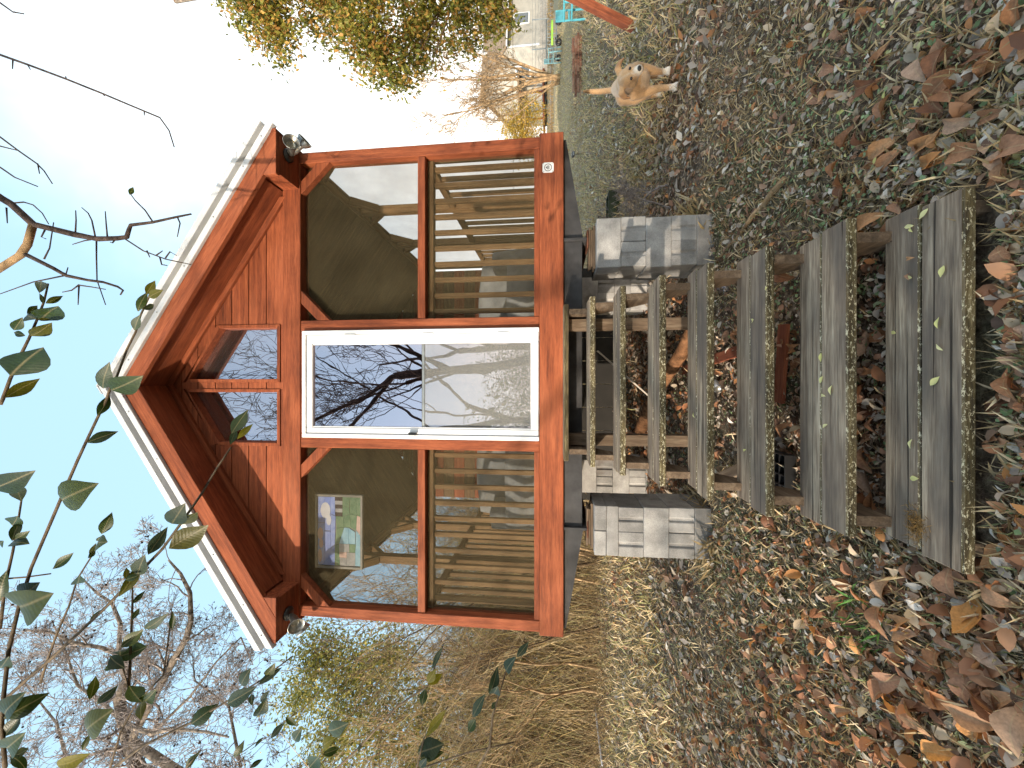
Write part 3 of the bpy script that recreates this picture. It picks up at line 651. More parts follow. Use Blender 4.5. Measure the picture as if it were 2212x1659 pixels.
pane('green', [(0, .40), (.3, .40), (.32, .50), (.0, .52)]); pane('green', [(.3, .40), (.55, .44), (.56, .62), (.32, .50)]); pane('green', [(.55, .44), (.72, .42), (.72, .60), (.56, .62)])
for i in range(5):
    u = .72+i*.056; pane('brown' if i % 2 == 0 else 'stone', [(u, .40), (u+.056, .40), (u+.056, .58), (u, .58)])
pane('stone', [(.0, .52), (.12, .51), (.12, .68), (0, .68)]); pane('pink', [(.12, .51), (.2, .5), (.2, .68), (.12, .68)]); pane('stone', [(.2, .5), (.32, .5), (.32, .74), (.2, .74)]); pane('stone', [(0, .68), (.2, .68), (.2, .88), (0, .88)]); pane('green', [(.2, .74), (.32, .74), (.32, .9), (.2, .88)])
pane('water', [(.32, .5), (.56, .62), (.56, .72), (.32, .72)]); pane('water', [(.32, .72), (.56, .72), (.5, .88), (.32, .88)]); pane('water', [(0, .88), (.2, .88), (.55, .9), (.45, 1), (0, 1)])
pane('green', [(.56, .62), (.72, .6), (.76, .75), (.56, .78)]); pane('green', [(.72, .58), (.86, .58), (.86, .74), (.76, .75)]); pane('green', [(.86, .58), (1, .58), (1, .76), (.86, .74)]); pane('green', [(.56, .78), (.76, .75), (.74, .92), (.52, .9)]); pane('green', [(.76, .75), (1, .76), (1, .9), (.74, .92)])
pane('pink', [(.52, .9), (.74, .92), (.72, 1), (.45, 1)]); pane('green', [(.74, .92), (1, .9), (1, 1), (.72, 1)])
# ================================================================ plants
def rdir(n):
    v = rng.normal(size=(n, 3)); return v/np.linalg.norm(v, axis=1, keepdims=True)
def leaf_cloud(name, blobs, nclump, nleaf, size, csig, pal, parent=None, droop=.5, tmpl=LEAF2, mat=None, shell=.35, filt=None):
    """clumps of leaves through the volume of ellipsoids; pal = list of (weight, colour)"""
    w = np.array([b[3]*b[4]*b[5] for b in blobs], float)**.8; w /= w.sum(); C = []
    for b, k in zip(blobs, (w*nclump).astype(int)+1):
        d = rdir(k); r = (shell+(1-shell)*rng.random(k)**.6)[:, None]; C.append(np.array(b[:3])+d*r*np.array(b[3:6]))
    C = np.concatenate(C)
    if filt is not None: C = C[filt(C)]
    k = len(C); P = (C[:, None]+rng.normal(0, 1, (k, nleaf, 3))*csig*(.5+rng.random((k, 1, 1)))).reshape(-1, 3)
    n = len(P); tv, tf = tmpl
    Mx = eul(rng.uniform(0, 6.283, n), rng.normal(droop, .55, n), rng.normal(0, .8, n)); S = size*rng.uniform(.6, 1.25, n)
    pw = np.array([p[0] for p in pal], float); pw /= pw.sum(); pc = np.array([p[1] for p in pal])
    base = rng.choice(len(pal), k, p=pw); ci = np.where(rng.random((k, nleaf)) < .55, base[:, None], rng.choice(len(pal), (k, nleaf), p=pw)).ravel()
    col = pc[ci]*rng.uniform(.7, 1.3, (n, 1))
    return fast_mesh(name, spread(tv, P, Mx, S), spread_f(tf, len(tv), n), mat or M['foliage'], np.repeat(col, len(tv), 0), parent)
def grow(S, p, d, L, r, dep, r_=random, up=.15, spread_=.75, nk=3, wob=.16, minr=.004, fall=.62):
    """a branch as a wobbly run of segments with side shoots; S collects rows"""
    n = 4 if dep > 1 else 3; q = Vector(p); d = Vector(d).normalized(); rr = r
    for i in range(n):
        d = (d+Vector((r_.gauss(0, wob), r_.gauss(0, wob), r_.gauss(0, wob)+up*.25))).normalized()
        e = q+d*(L/n); r1 = max(minr, rr*(.86 if dep > 0 else .6)); S.append((*q, *e, rr, r1, dep)); q = e; rr = r1
        if dep > 0 and i >= (1 if dep > 2 else 0):
            for _ in range(nk if i == n-1 else max(1, nk-1) if r_.random() < .8 else 0):
                a = Vector((r_.gauss(0, 1), r_.gauss(0, 1), r_.gauss(0, 1))); a = (a-d*a.dot(d)).normalized()
                grow(S, q, d+a*spread_*r_.uniform(.6, 1.3)+Vector((0, 0, up)), L*fall*r_.uniform(.7, 1.2), rr*r_.uniform(.5, .72), dep-1, r_, up, spread_, nk, wob, minr, fall)
def bare_tree(name, base, label, d=(0, 0, 1), L=3, r=.14, dep=5, group=None, mat=None, mat2=None, cat='tree', seed=1, **kw):
    random.seed(seed); S = []; grow(S, base, d, L, r, dep, **kw); S = np.array(S)
    t = empty(name, base, label, cat, group)
    for nm, sel, k, m in (('trunk', S[:, 8] >= dep-1, 7, mat or M['bark']), ('crown', S[:, 8] < dep-1, 3, mat2 or mat or M['bark'])):
        if sel.any(): V, F = tubes(S[sel, :8], k); fast_mesh(nm, V, F, m, None, t, True)
    return t
def pts(L, Y, dY=0.0):
    n = len(L); return [at(p[0], p[1], (Y[min(i, len(Y)-1)] if isinstance(Y, list) else Y+dY*i/max(1, n-1))) for i, p in enumerate(L)]
def c1843(L): return [(x*.2977, 603.4+y*.2977) for x, y in L]
def c1624(L): return [(x*.3716, 1042.4+y*.3716) for x, y in L]
def c900(L): return [(x*.3969, y*.3969) for x, y in L]
def c1300(L): return [(548.6+x*.3224, 1206.9+y*.3224) for x, y in L]
# ---- hedge and trees behind the camera: they shade the yard and stand mirrored in the door
hg = empty('privet_hedge', (-3.2, -4.2, 0), 'tall loose evergreen hedge mirrored in the lower door glass', 'hedge')
bl = [(x, -4.4+random.uniform(-.5, .5), random.uniform(1.2, 2.3), 1.0, .8, random.uniform(1.2, 1.6)) for x in [-9.7, -9.2, *np.arange(-6.4, 3.0, .62)]]  # two outlying clumps added out of view to shade the brush side pier
PRIV = [(3, (.028, .045, .014)), (2, (.05, .065, .02)), (1, (.09, .085, .02))]
leaf_cloud('foliage', bl, 1700, 26, .075, .17, PRIV, hg, .4)
S = []
for x in np.arange(-6.4, 3, .5): grow(S, (x, -4.4, -.05), (random.uniform(-.3, .3), random.uniform(-.2, .2), 1), 1.6, .03, 2, up=.3, spread_=.5)
V, F = tubes(np.array(S)[:, :8], 4); fast_mesh('stem', V, F, M['bush_stem'], None, hg)
TB = 'bare trees standing behind the viewer'
bare_tree('bare_tree', (.95, -3.4, -.05), 'tall near bare tree with a dark trunk mirrored in the door and gable glass', (.0, .02, 1), 5.4, .16, 6, TB, M['twig'], seed=44, up=.2, spread_=.85, nk=2, minr=.005, fall=.6)
bare_tree('bare_tree', (-1.2, -3.9, -.05), 'near slender bare tree whose fine twigs fill the door reflection', (.03, .0, 1), 4.6, .10, 6, TB, M['twig'], seed=51, up=.2, spread_=.85, nk=2, minr=.0045, fall=.62)
bare_tree('bare_tree', (1.0, -6.5, -.05), 'farther bare tree mirrored beyond the near trunk in the door glass', (.02, 0, 1), 4.6, .19, 5, TB, M['twig'], seed=3, up=.2, spread_=.75, nk=2, minr=.008)
bare_tree('bare_tree', (-1.5, -7.5, -.05), 'slimmer bare tree mirrored low in the door glass', (-.05, .05, 1), 5.0, .14, 5, TB, M['twig'], seed=8, up=.2, spread_=.75, nk=2, minr=.008)
bare_tree('bare_tree', (-9.0, -7.0, -.05), 'bare tree far to the sun side whose twigs dapple the cabin', (0, 0, 1), 3.4, .14, 5, TB, M['twig'], seed=21, up=.12, spread_=.85, nk=2)
bare_tree('bare_tree', (-12.0, -10.0, -.05), 'second bare tree on the sun side behind the viewer', (0, 0, 1), 3.6, .15, 5, TB, M['twig'], seed=33, up=.12, spread_=.85, nk=2)
bare_tree('bare_tree', (5.5, -9.0, -.05), 'bare tree mirrored at the edge of the gable glass', (0, 0, 1), 3.8, .14, 5, TB, M['twig'], seed=34, up=.15, spread_=.8, nk=2)
# ---- big bare tree at the left edge of the yard: limbs reach in over the brush
def limb_tree(name, base, label, limbs, twig_len, mat, seed, dep=3, balls=0):
    random.seed(seed); t = empty(name, base, label, 'tree'); T = []; S = []
    for P, r0, r1 in limbs:
        n = len(P)
        for i in range(n-1):
            a = r0+(r1-r0)*i/(n-1); b = r0+(r1-r0)*(i+1)/(n-1); T.append((*P[i], *P[i+1], a, b, 9))
            dv = (P[i+1]-P[i]); m = max(1, int(dv.length/.22))
            if i > 0 or n < 5:
                for j in range(m):
                    q = P[i]+dv*(j+random.random())/m; a_ = Vector((random.gauss(0, 1), random.gauss(0, .7), random.gauss(0, 1))); d = dv.normalized()*.55+a_.normalized()
                    grow(S, q, d, twig_len*random.uniform(.6, 1.3), b*.42+.004, dep, up=.10, spread_=.85, nk=2, wob=.2, minr=.0048)
    V, F = tubes(np.array(T)[:, :8], 8); fast_mesh('trunk', V, F, mat, None, t, True)
    S = np.array(S); V, F = tubes(S[:, :8], 3); fast_mesh('crown', V, F, M['mauve_twig'], None, t)
    if balls:
        tips = S[S[:, 8] == 0][:, 3:6]; tips = tips[rng.choice(len(tips), min(balls, len(tips)), replace=False)]
        bm = bmesh.new(); bmesh.ops.create_icosphere(bm, subdivisions=1, radius=1); tv = np.array([v.co[:] for v in bm.verts]); tf = np.array([[v.index for v in f.verts] for f in bm.faces]); bm.free()
        n = len(tips); o = fast_mesh('seed_balls', spread(tv, tips-np.array([[0, 0, .03]]), eul(np.zeros(n), np.zeros(n), np.zeros(n)), rng.uniform(.018, .028, n)), spread_f(tf, len(tv), n), M['twig'], None, t); o['kind'] = 'stuff'
Yl = 8.0
trunk = [Vector((-10.2, 8.0, .35)), Vector((-10.3, 8.0, 4)), Vector((-9.9, 8, 8)), *pts(c1624([(790, 1659), (720, 1400), (690, 1250), (740, 1130), (690, 1000)]), Yl)]
limb_tree('sweetgum_tree', (-10.2, 8, .35), 'tall bare tree with seed balls reaching over the brush side', [
    (trunk, .17, .075),
    ([trunk[2], *pts(c1624([(760, 1500), (1000, 1050), (1085, 900), (1110, 800), (1105, 640), (1050, 530), (980, 450)]), Yl, .3)], .10, .02),
    (pts(c1624([(690, 1000), (590, 960), (420, 930), (300, 870), (150, 860)]), Yl, -.5), .05, .015),
    (pts(c1624([(690, 1000), (700, 820), (650, 700), (560, 640), (480, 560)]), Yl, .4), .05, .015),
    (pts(c1624([(720, 1400), (620, 1300), (450, 1180), (380, 980), (300, 800)]), Yl, .8), .045, .012),
    (pts(c1624([(1330, 1480), (1200, 1450), (1000, 1430), (880, 1460), (720, 1400)])[::-1], Yl-.6, -.3), .05, .015),
    (pts(c1624([(880, 1460), (1100, 1250), (1260, 1040), (1400, 900), (1470, 1060)]), Yl, 1.0), .035, .01),
    (pts(c1624([(400, 1659), (330, 1400), (210, 1250), (90, 1100)]), Yl, 1.0), .035, .01),
    (pts(c1624([(1400, 1659), (1330, 1300), (1130, 1150), (1120, 1000)]), Yl, 1.5), .035, .01)], .75, M['bark'], 4, 4, 420)
# ---- brush on the left: yellow green evergreens, saplings and dry stalks
EV = [(3, (.32, .30, .09)), (3, (.22, .23, .07)), (3, (.42, .36, .13)), (1, (.11, .12, .04))]
def evergreen(base, label, blobs, n, seed, size=.10):
    random.seed(seed); t = empty('evergreen_tree', base, label, 'tree', 'evergreens in the brush'); S = []
    for b in blobs: S.append((*base, b[0], b[1], b[2], .05, .012)); 
    for b in blobs:
        for _ in range(14): d = rdir(1)[0]*np.array(b[3:6]); S.append((b[0], b[1], b[2], *(np.array(b[:3])+d), .012, .004))
    V, F = tubes(np.array(S), 5); fast_mesh('trunk', V, F, M['bark'], None, t); leaf_cloud('crown', blobs, int(n*2.6), 16, size, .24, EV, t, .3, shell=.0)
def bl(L): return [(*at(x, y, Y), rx, ry, rz) for x, y, Y, rx, ry, rz in L]
evergreen((-7.4, 10, .4), 'yellow green evergreen rising beside the cabin eave', bl([(690, 1420, 10, .9, .8, .8), (760, 1470, 10, 1.1, .9, .9), (650, 1510, 10.5, .7, .7, .6), (840, 1420, 10, .9, .8, .9)]), 330, 5)
evergreen((-10.5, 10.5, .4), 'yellow green evergreen at the far edge of the brush', bl([(720, 1600, 10.5, 1.0, .9, 1.0), (820, 1570, 10, 1.2, .9, .9), (900, 1640, 10, 1.0, .8, 1.1), (930, 1530, 10, 1.2, .8, .8)]), 330, 6)
th_ = leaf_cloud('thicket_leaves', [(x, 10.2+random.uniform(-.8, .8), random.uniform(.8, 5.4), 1.1, .9, 1.2) for x in np.arange(-13, -3, .4)], 900, 12, .085, .22, EV+[(2, (.33, .22, .09)), (3, (.22, .14, .07))], None, .3, shell=.0)
tag(th_, 'sparse yellow and brown leaves caught in the brush', 'leaves', kind='stuff')
for i in range(26):
    random.seed(100+i); x = random.uniform(-10.5, -3.1); y = random.uniform(7.8, 11.5)
    bare_tree('sapling', (x, y, float(gz(x, y))-.03), ('tall ' if i % 2 else 'short ')+('pale barked' if i % 3 else 'dark barked')+' leafless sapling in the dry brush', (random.uniform(-.25, .25), random.uniform(-.2, .1), 1), random.uniform(2.4, 3.3) if i % 2 else random.uniform(1.3, 1.9), random.uniform(.02, .04), 4,
              ('tall ' if i % 2 else 'short ')+('pale' if i % 3 else 'dark')+' saplings in the brush', M['palebark'] if i % 3 else M['bush_stem'], cat='sapling', seed=100+i, up=.2, spread_=.7, nk=2, minr=.0045)
def stalks(name, n, xr, yr, hr, label, pal, lean=.35, r=.0035, br=2):
    x = rng.uniform(*xr, n); y = rng.uniform(*yr, n); z = gz(x, y); h = rng.uniform(*hr, n)**1.0; S = []; C = []
    lx = rng.normal(0, lean, n); ly = rng.normal(0, lean, n); pc = np.array(pal); ci = rng.integers(0, len(pal), n)
    p0 = np.stack([x, y, z], 1); p1 = p0+np.stack([lx*h*.4, ly*h*.4, h*.5], 1); p2 = p1+np.stack([lx*h*.8, ly*h*.8, h*.45], 1)
    rr = np.full(n, r); S = [np.column_stack([p0, p1, rr, rr*.8]), np.column_stack([p1, p2, rr*.8, rr*.4])]; K = [ci, ci]
    for b in range(br):
        q = p1+(p2-p1)*rng.random((n, 1)); e = q+(rdir(n)*np.array([1, 1, .5])+np.array([0, 0, .5]))*(h*.22)[:, None]; S.append(np.column_stack([q, e, rr*.6, rr*.3])); K.append(ci)
    S = np.concatenate(S); K = np.concatenate(K); V, F = tubes(S, 3)
    col = np.repeat(pc[K]*rng.uniform(.6, 1.35, (len(K), 1)), 6, 0)
    o = fast_mesh(name, V, F, M['leafstuff'], col); tag(o, label, 'brush', kind='stuff'); return o
DRY = [(.54, .42, .25), (.42, .31, .18), (.68, .55, .34), (.22, .16, .10), (.40, .35, .17), (.58, .43, .20)]
stalks('dry_brush', 4200, (-14, -2.6), (8.6, 13), (.4, 5.2), 'dense tangle of dry tan stalks left of the cabin', DRY, .42, .0065, 5)
stalks('tall_dry_grass', 1700, (-12, -1.5), (7.0, 10.5), (.15, .75), 'dry golden grass at the foot of the brush', [(.42, .30, .14), (.30, .20, .10), (.20, .14, .08)], .6, .004, 1)
stalks('undergrowth', 1500, (-26, -4), (12.5, 20), (1.0, 6.0), 'brown woodland undergrowth far behind the brush', [(.22, .15, .08), (.15, .10, .06), (.24, .20, .08)], .28, .014, 3)
stalks('weeds', 900, (-1.4, 3.5), (6.9, 14), (.2, .9), 'low dry weeds behind the cabin', DRY, .4, .004, 1)
for i in range(7):
    random.seed(300+i); x = random.uniform(-24, -6); y = random.uniform(15, 24)
    bare_tree('bare_tree', (x, y, float(gz(x, y))), 'slender bare woodland tree far behind the brush', (random.uniform(-.1, .1), 0, 1), random.uniform(2.6, 4.0), .13, 4, 'far woodland trees', M['bark'], M['mauve_twig'], seed=300+i, up=.2, spread_=.7, nk=2, minr=.007)
# white pipe on the ground at the brush edge
P = [at(1311+i*6, 1530+i*32, 8.6-.25*i) for i in range(5)]
P = [Vector((p.x, p.y, float(gz(p.x, p.y))+.10)) for p in P]
tag(poly_tube('white_pipe', P, .022, .022, plain('white pipe', (.7, .7, .72), .5), None, 8), 'white plastic pipe lying along the edge of the brush', 'pipe')
# ---- right: glossy leaved tree hanging into the frame
mg = empty('magnolia_tree', (11.2, 10.0, .4), 'broad leaved evergreen with rusty leaf backs hanging in beside the house', 'tree')
MP = [(3, (.38, .20, .055)), (5, (.17, .18, .035)), (4, (.28, .25, .05)), (2, (.07, .08, .02)), (2, (.52, .32, .08))]
B = bl([(560, 20, 9, .9, .8, .8), (600, 70, 9, .40, .5, .65), (600, 125, 9, .16, .2, .30), (700, 10, 9.5, 1.0, .8, .8), (780, 70, 9, 1.0, .8, .85), (830, 130, 9, .62, .6, .62), (870, 170, 9, .28, .3, .45), (900, 60, 9.5, 1.0, .8, .75), (990, 40, 9.5, .9, .7, .7), (1060, 20, 9.5, .7, .6, .45), (1100, 45, 9.5, .22, .3, .20), (900, 130, 9, .3, .3, .22), (930, 145, 9, .10, .15, .16),
        (520, -120, 9.5, 1.6, 1.2, 1.6), (800, -140, 9.5, 1.7, 1.3, 1.8), (1010, -130, 9.5, 1.4, 1.2, 1.2), (300, -260, 10, 2, 1.6, 2.2)])
leaf_cloud('crown', B, 5200, 14, .125, .13, MP, mg, .75, shell=.05)
S = []; random.seed(2); T = [Vector((11.8, 10, .4)), Vector((11.6, 10, 3)), Vector((11.4, 9.9, 6)), Vector((11.0, 9.8, 9)), Vector((10.8, 9.8, 12))]
for i in range(4): S.append((*T[i], *T[i+1], .2-.04*i, .16-.04*i))
V, F = tubes(np.array(S), 9); fast_mesh('trunk', V, F, M['bark'], None, mg, True); S = []
for b in B:
    k = min(range(5), key=lambda i: abs(T[i].z-b[2]+.6)); e = Vector(b[:3]); poly_tube('limb', [T[k], T[k]*.5+e*.5+Vector((0, 0, .25)), e], .05, .008, M['bush_stem'], mg, 5)
# ---- multi stemmed bare tree on the lawn
random.seed(12); bt = at(1207, 172, 20.0); bt.z = float(gz(0, 20)); S = []
cm = empty('crape_myrtle', bt, 'bare multi stemmed tan tree on the lawn before the house', 'tree')
for tx, ty, r in ((1080, 120, .10), (1000, 105, .07), (1050, 168, .10), (960, 172, .06), (1090, 200, .09), (1010, 235, .08), (1070, 215, .06), (960, 250, .05), (1100, 260, .05)):
    q = at(tx, ty, 20+random.uniform(-.8, .8)); d = q-bt; b0 = bt+Vector((random.uniform(-.15, .15), random.uniform(-.15, .15), 0))
    mid = b0+d*.5+Vector((random.gauss(0, .12), 0, random.gauss(0, .1))); S += [(*b0, *mid, r, r*.75, 9), (*mid, *q, r*.75, r*.5, 9)]
    for k in (.35, .6, .85, 1.0): grow(S, b0+d*k if k != .5 else mid, d.normalized()+Vector((random.gauss(0, .35), random.gauss(0, .35), .2)), 1.3*(1.2-k*.3), r*.42, 3, up=.18, spread_=.95, nk=2, wob=.16, minr=.010)
S = np.array(S)
for nm, sel, k in (('trunk', S[:, 8] == 9, 7), ('crown', S[:, 8] < 9, 3)): V, F = tubes(S[sel, :8], k); fast_mesh(nm, V, F, M['palebark'], None, cm, nm == 'trunk')
# ---- golden bush by the far house
gb = empty('golden_bush', (17.4, 30, float(gz(0, 30))), 'golden yellow sunlit bush at the end of the far house', 'bush')
leaf_cloud('foliage', bl([(1130, 285, 30, 1.6, 1.2, 1.6), (1110, 262, 30, 1.5, 1.2, 1.3), (1150, 240, 30, 1.2, 1, 1.0), (1140, 310, 30, 1.5, 1, 1.7)]), 500, 14, .17, .25, [(3, (.50, .33, .06)), (2, (.38, .26, .06)), (1, (.30, .26, .08))], gb, .3, shell=.1)
stalks('fallow_grass', 1500, (14, 48), (25.5, 28.8), (.15, .55), 'dry orange grass before the far house', [(.42, .26, .10), (.36, .24, .10)], .4, .012, 1)
# ---- dead little shrub beside the pier
bare_tree('dead_shrub', (2.05, 4.1, .2), 'small dead grey shrub behind the pier on the dog side', (-.05, .05, 1), .42, .012, 4, None, M['mauve_twig'], cat='shrub', seed=71, up=.05, spread_=1.0, nk=3, minr=.0018)
bare_tree('dead_shrub', (1.75, 4.0, .2), 'dead twiggy shrub leaning against the beam flange', (.2, -.1, .9), .36, .010, 4, None, M['mauve_twig'], cat='shrub', seed=72, up=.05, spread_=1.0, nk=2, minr=.0016)
# ---- bare twigs hanging in from above
hb = empty('overhanging_branch', at(-40, 415, 2.0), 'forked bare branch hanging in above the roof', 'branch')
tw = M['twig']; YB = 2.0
def tw_(name, L, r0, r1, Y=YB, dY=0.0, par_=hb, mat=None): return poly_tube(name, pts(c900(L), Y, dY), r0, r1, mat or tw, par_, 6)
tw_('limb', [(-110, 1000), (0, 1075), (60, 1110), (180, 1220), (400, 1275), (530, 1300), (640, 1297), (690, 1290), (702, 1250), (712, 1225), (830, 1210), (965, 1180), (1040, 1165)], .024, .005)
tw_('limb', [(180, 1220), (150, 1330), (110, 1390), (0, 1460), (-80, 1510)], .020, .022, mat=M['palebark'])
tw_('limb', [(140, 1385), (290, 1460), (360, 1500), (480, 1525), (560, 1535), (640, 1560), (670, 1580), (655, 1605)], .012, .004)
for L in ([(70, 1105), (130, 1100), (180, 1115), (230, 1160), (265, 1220)], [(410, 1275), (414, 1200), (412, 1145)], [(520, 1295), (500, 1200), (480, 1160), (445, 1130)], [(585, 1295), (578, 1220), (573, 1150)], [(680, 1300), (780, 1365), (900, 1410), (1040, 1440)],
          [(830, 1205), (790, 1145), (735, 1090), (710, 1055)], [(965, 1180), (980, 1215), (965, 1290)], [(525, 1290), (525, 1400), (528, 1525), (575, 1659)], [(430, 1550), (425, 1659)], [(350, 1500), (180, 1535), (0, 1600)], [(240, 1410), (270, 1350), (292, 1210)], [(520, 1300), (460, 1310), (395, 1330)],
          [(35, 1130), (40, 1215)], [(245, 1250), (225, 1290), (250, 1300)], [(430, 1550), (390, 1580), (340, 1590)], [(300, 1465), (360, 1490), (370, 1455)], [(630, 1300), (612, 1322), (600, 1318)], [(430, 1552), (500, 1562), (575, 1575)], [(800, 1365), (815, 1400)], [(850, 1390), (885, 1365)], [(900, 1405), (925, 1370), (960, 1390)], [(870, 1400), (880, 1440), (910, 1445)]):
    tw_('twig', L, .0048, .0026)
for k, L in enumerate(([(-60, 270), (0, 298), (160, 355), (360, 430), (560, 510), (690, 565), (870, 640), (920, 710), (948, 800)], [(-60, 720), (0, 745), (100, 820), (200, 890), (240, 930), (285, 1000)], [(-60, 880), (0, 910), (80, 965), (205, 1015)], [(-50, -30), (0, 15), (70, 65), (130, 75)])):
    b = empty('bare_twig', pts(c900(L[:1]), 2.0)[0], ['longest bare twig drooping over the pale sky', 'bent bare twig at the top edge of the sky', 'short curved bare twig near the forked branch', 'tiny twig holding one dead leaf at the corner'][k], 'twig')
    tw_('stem', L, .0075 if k == 0 else .006, .0032, 2.0, 0, b)
    for p, q in ([((70, 325), (68, 375)), ((150, 352), (165, 378)), ((360, 430), (358, 415)), ((560, 510), (568, 522)), ((785, 602), (785, 628))] if k == 0 else [((205, 890), (215, 945)), ((0, 795), (100, 820))] if k == 1 else []):
        tw_('side_shoot', [p, q], .004, .0025, 2.0, 0, b)
# ---- leaf objects
LT = [leaf_f(.21, .03, .06), leaf_f(.19, .05, .10, .08), leaf_f(.23, .06, -.05, -.10), leaf_f(.20, -.03, .12, .05)]
def leaf_mesh(name, t, mat):
    me = bpy.data.meshes.new(name); me.from_pydata([tuple(v) for v in t[0]], [], [tuple(f) for f in t[1].tolist()]); me.polygons.foreach_set('use_smooth', [True]*len(me.polygons)); me.materials.append(mat); return me
PM = {k: [leaf_mesh('leaf', t, M[m]) for t in LT] for k, m in (('g', 'privet'), ('p', 'privetpale'), ('y', 'privetyel'))}
_camv = Vector((0, 0, CAM_H))
def place_leaf(parent, p, q, k='g', wid=1.0, roll=None):
    """leaf from base p to tip q, its blade turned roughly towards the viewer"""
    X = (q-p); L = X.length*.86; X.normalize(); Z = (_camv-p).normalized(); Z = (Z-X*Z.dot(X)).normalized()
    rr = random.uniform(-.5, .5) if roll is None else roll; Z = Quaternion(X, rr) @ Z; Y = Z.cross(X)
    wid = wid**.65; m = Matrix((X*L, Y*L*wid, Z*L)).transposed().to_4x4(); m.translation = p
    o = bpy.data.objects.new('leaf', random.choice(PM[k])); COL.objects.link(o); o.matrix_basis = m; return par(o, parent)
def privet(label, stems, leaves, Y, r=.0036):
    P0 = pts(stems[0][:1], Y)[0]; b = empty('privet_branch', P0, label, 'branch', 'evergreen shoots close to the viewer')
    for i, s in enumerate(stems): poly_tube('stem', pts(s, Y, .02), r*(1 if i == 0 else .6), r*.45, M['stem'], b, 6)
    for lf in leaves:
        p = at(*lf[0], Y+random.uniform(-.01, .01)); q = at(*lf[1], Y+random.uniform(-.035, .035)); place_leaf(b, p, q, lf[2] if len(lf) > 2 else 'g', lf[3] if len(lf) > 3 else 1.0)
def cv(f, L): return [(f([a])[0], f([b])[0], *r) for a, b, *r in L]
random.seed(9)
privet('long leafy shoot crossing the ridge of the roof', [c1624([(30, 1659), (10, 1400), (20, 1250), (50, 980), (110, 720), (150, 600), (180, 500), (350, 100)])[:-1]+c1843([(430, 1620), (560, 1320), (620, 1190), (710, 1000), (770, 880), (800, 790), (850, 700), (920, 510), (985, 380), (1020, 260), (1080, 130), (1105, 40)])],
       cv(c1843, [((1080, 130), (1200, 70)), ((1060, 110), (1135, -5)), ((1000, 235), (1085, 70)), ((1030, 215), (1125, 178), 'p', .6), ((975, 370), (1022, 240), 'p'), ((805, 805), (1072, 685), 'g', 1.25), ((748, 792), (805, 568), 'p', .8), ((705, 990), (805, 812), 'g', 1.1), ((630, 1185), (890, 1092), 'g', 1.1), ((450, 1605), (765, 1458), 'g', 1.1), ((-60, 1520), (303, 1368), 'g', .9)])
       + cv(c1624, [((110, 715), (355, 625), 'g', 1.4), ((120, 680), (250, 565), 'p', 1.0), ((20, 1370), (328, 1200), 'g', 1.5), ((30, 1350), (180, 1190)), ((40, 1540), (175, 1430)), ((60, 1600), (180, 1540), 'g', 1.2), ((20, 1480), (130, 1330)), ((60, 1590), (170, 1690)), ((0, 1080), (60, 1000), 'g', .8)]), .62)
privet('leafy shoot with curled leaves over the open sky', [c1843([(0, 910), (20, 870), (75, 720), (160, 530), (210, 430), (270, 290), (320, 160), (350, 30)])],
       cv(c1843, [((330, 175), (475, 112)), ((290, 300), (440, 185)), ((225, 412), (398, 300), 'g', 1.2), ((270, 290), (390, 300), 'g', .8), ((185, 410), (90, 380)), ((100, 370), (172, 262)), ((265, 290), (190, 270), 'p'), ((195, 250), (282, 182)), ((315, 175), (280, 90), 'p', .7), ((285, 100), (300, 5), 'p', .7), ((75, 700), (345, 472), 'g', 1.2), ((35, 860), (325, 702))]), .66)
privet('diagonal shoot whose tip leaves hang over the gable window', [c1624([(0, 1280), (56, 1236), (150, 1150), (280, 1040), (600, 740), (945, 385), (1050, 240), (1120, 140), (1175, 60), (1210, 0)])+c1843([(1460, 1560), (1580, 1360), (1675, 1220)])[0:]],
       cv(c1843, [((1670, 1200), (1720, 1060), 'p', .7), ((1680, 1120), (1815, 925), 'p', 1.0), ((1720, 1160), (1850, 1035), 'y', .8)]) + cv(c1624, [((1050, 245), (1160, 165)), ((1000, 240), (1090, 100), 'p', 1.2), ((980, 385), (1240, 232), 'g', 1.35), ((860, 420), (990, 235), 'p'), ((800, 540), (850, 400), 'p'), ((690, 665), (840, 425), 'g', .7), ((730, 565), (832, 530)), ((735, 565), (735, 482), 'g', .8), ((520, 800), (620, 720), 'g', .5)]), .70)
privet('thin shoot with a drooping tip in the open sky', [c1624([(235, 1165), (270, 1050), (330, 880), (400, 720), (450, 560), (525, 440), (600, 320)])], cv(c1624, [((590, 300), (660, 155)), ((600, 290), (640, 240), 'g', .8), ((525, 430), (565, 340)), ((560, 340), (600, 305)), ((570, 355), (638, 345), 'g', 1.4), ((510, 440), (560, 390), 'g', 1.3), ((450, 590), (465, 530), 'g', .7)]), .9)
privet('short shoot at the picture edge with three clustered leaves', [c1624([(0, 850), (30, 600), (75, 400), (100, 260), (125, 100), (130, 20)]), c1624([(20, 560), (150, 550), (295, 530)])], cv(c1624, [((65, 350), (190, 360), 'g', 1.2), ((70, 340), (130, 195)), ((90, 330), (188, 272)), ((70, 250), (100, 190), 'g'), ((125, 110), (85, 15), 'g', .7), ((305, 503), (442, 395), 'g', .8), ((0, 690), (48, 482)), ((0, 360), (25, 335))]), .8)
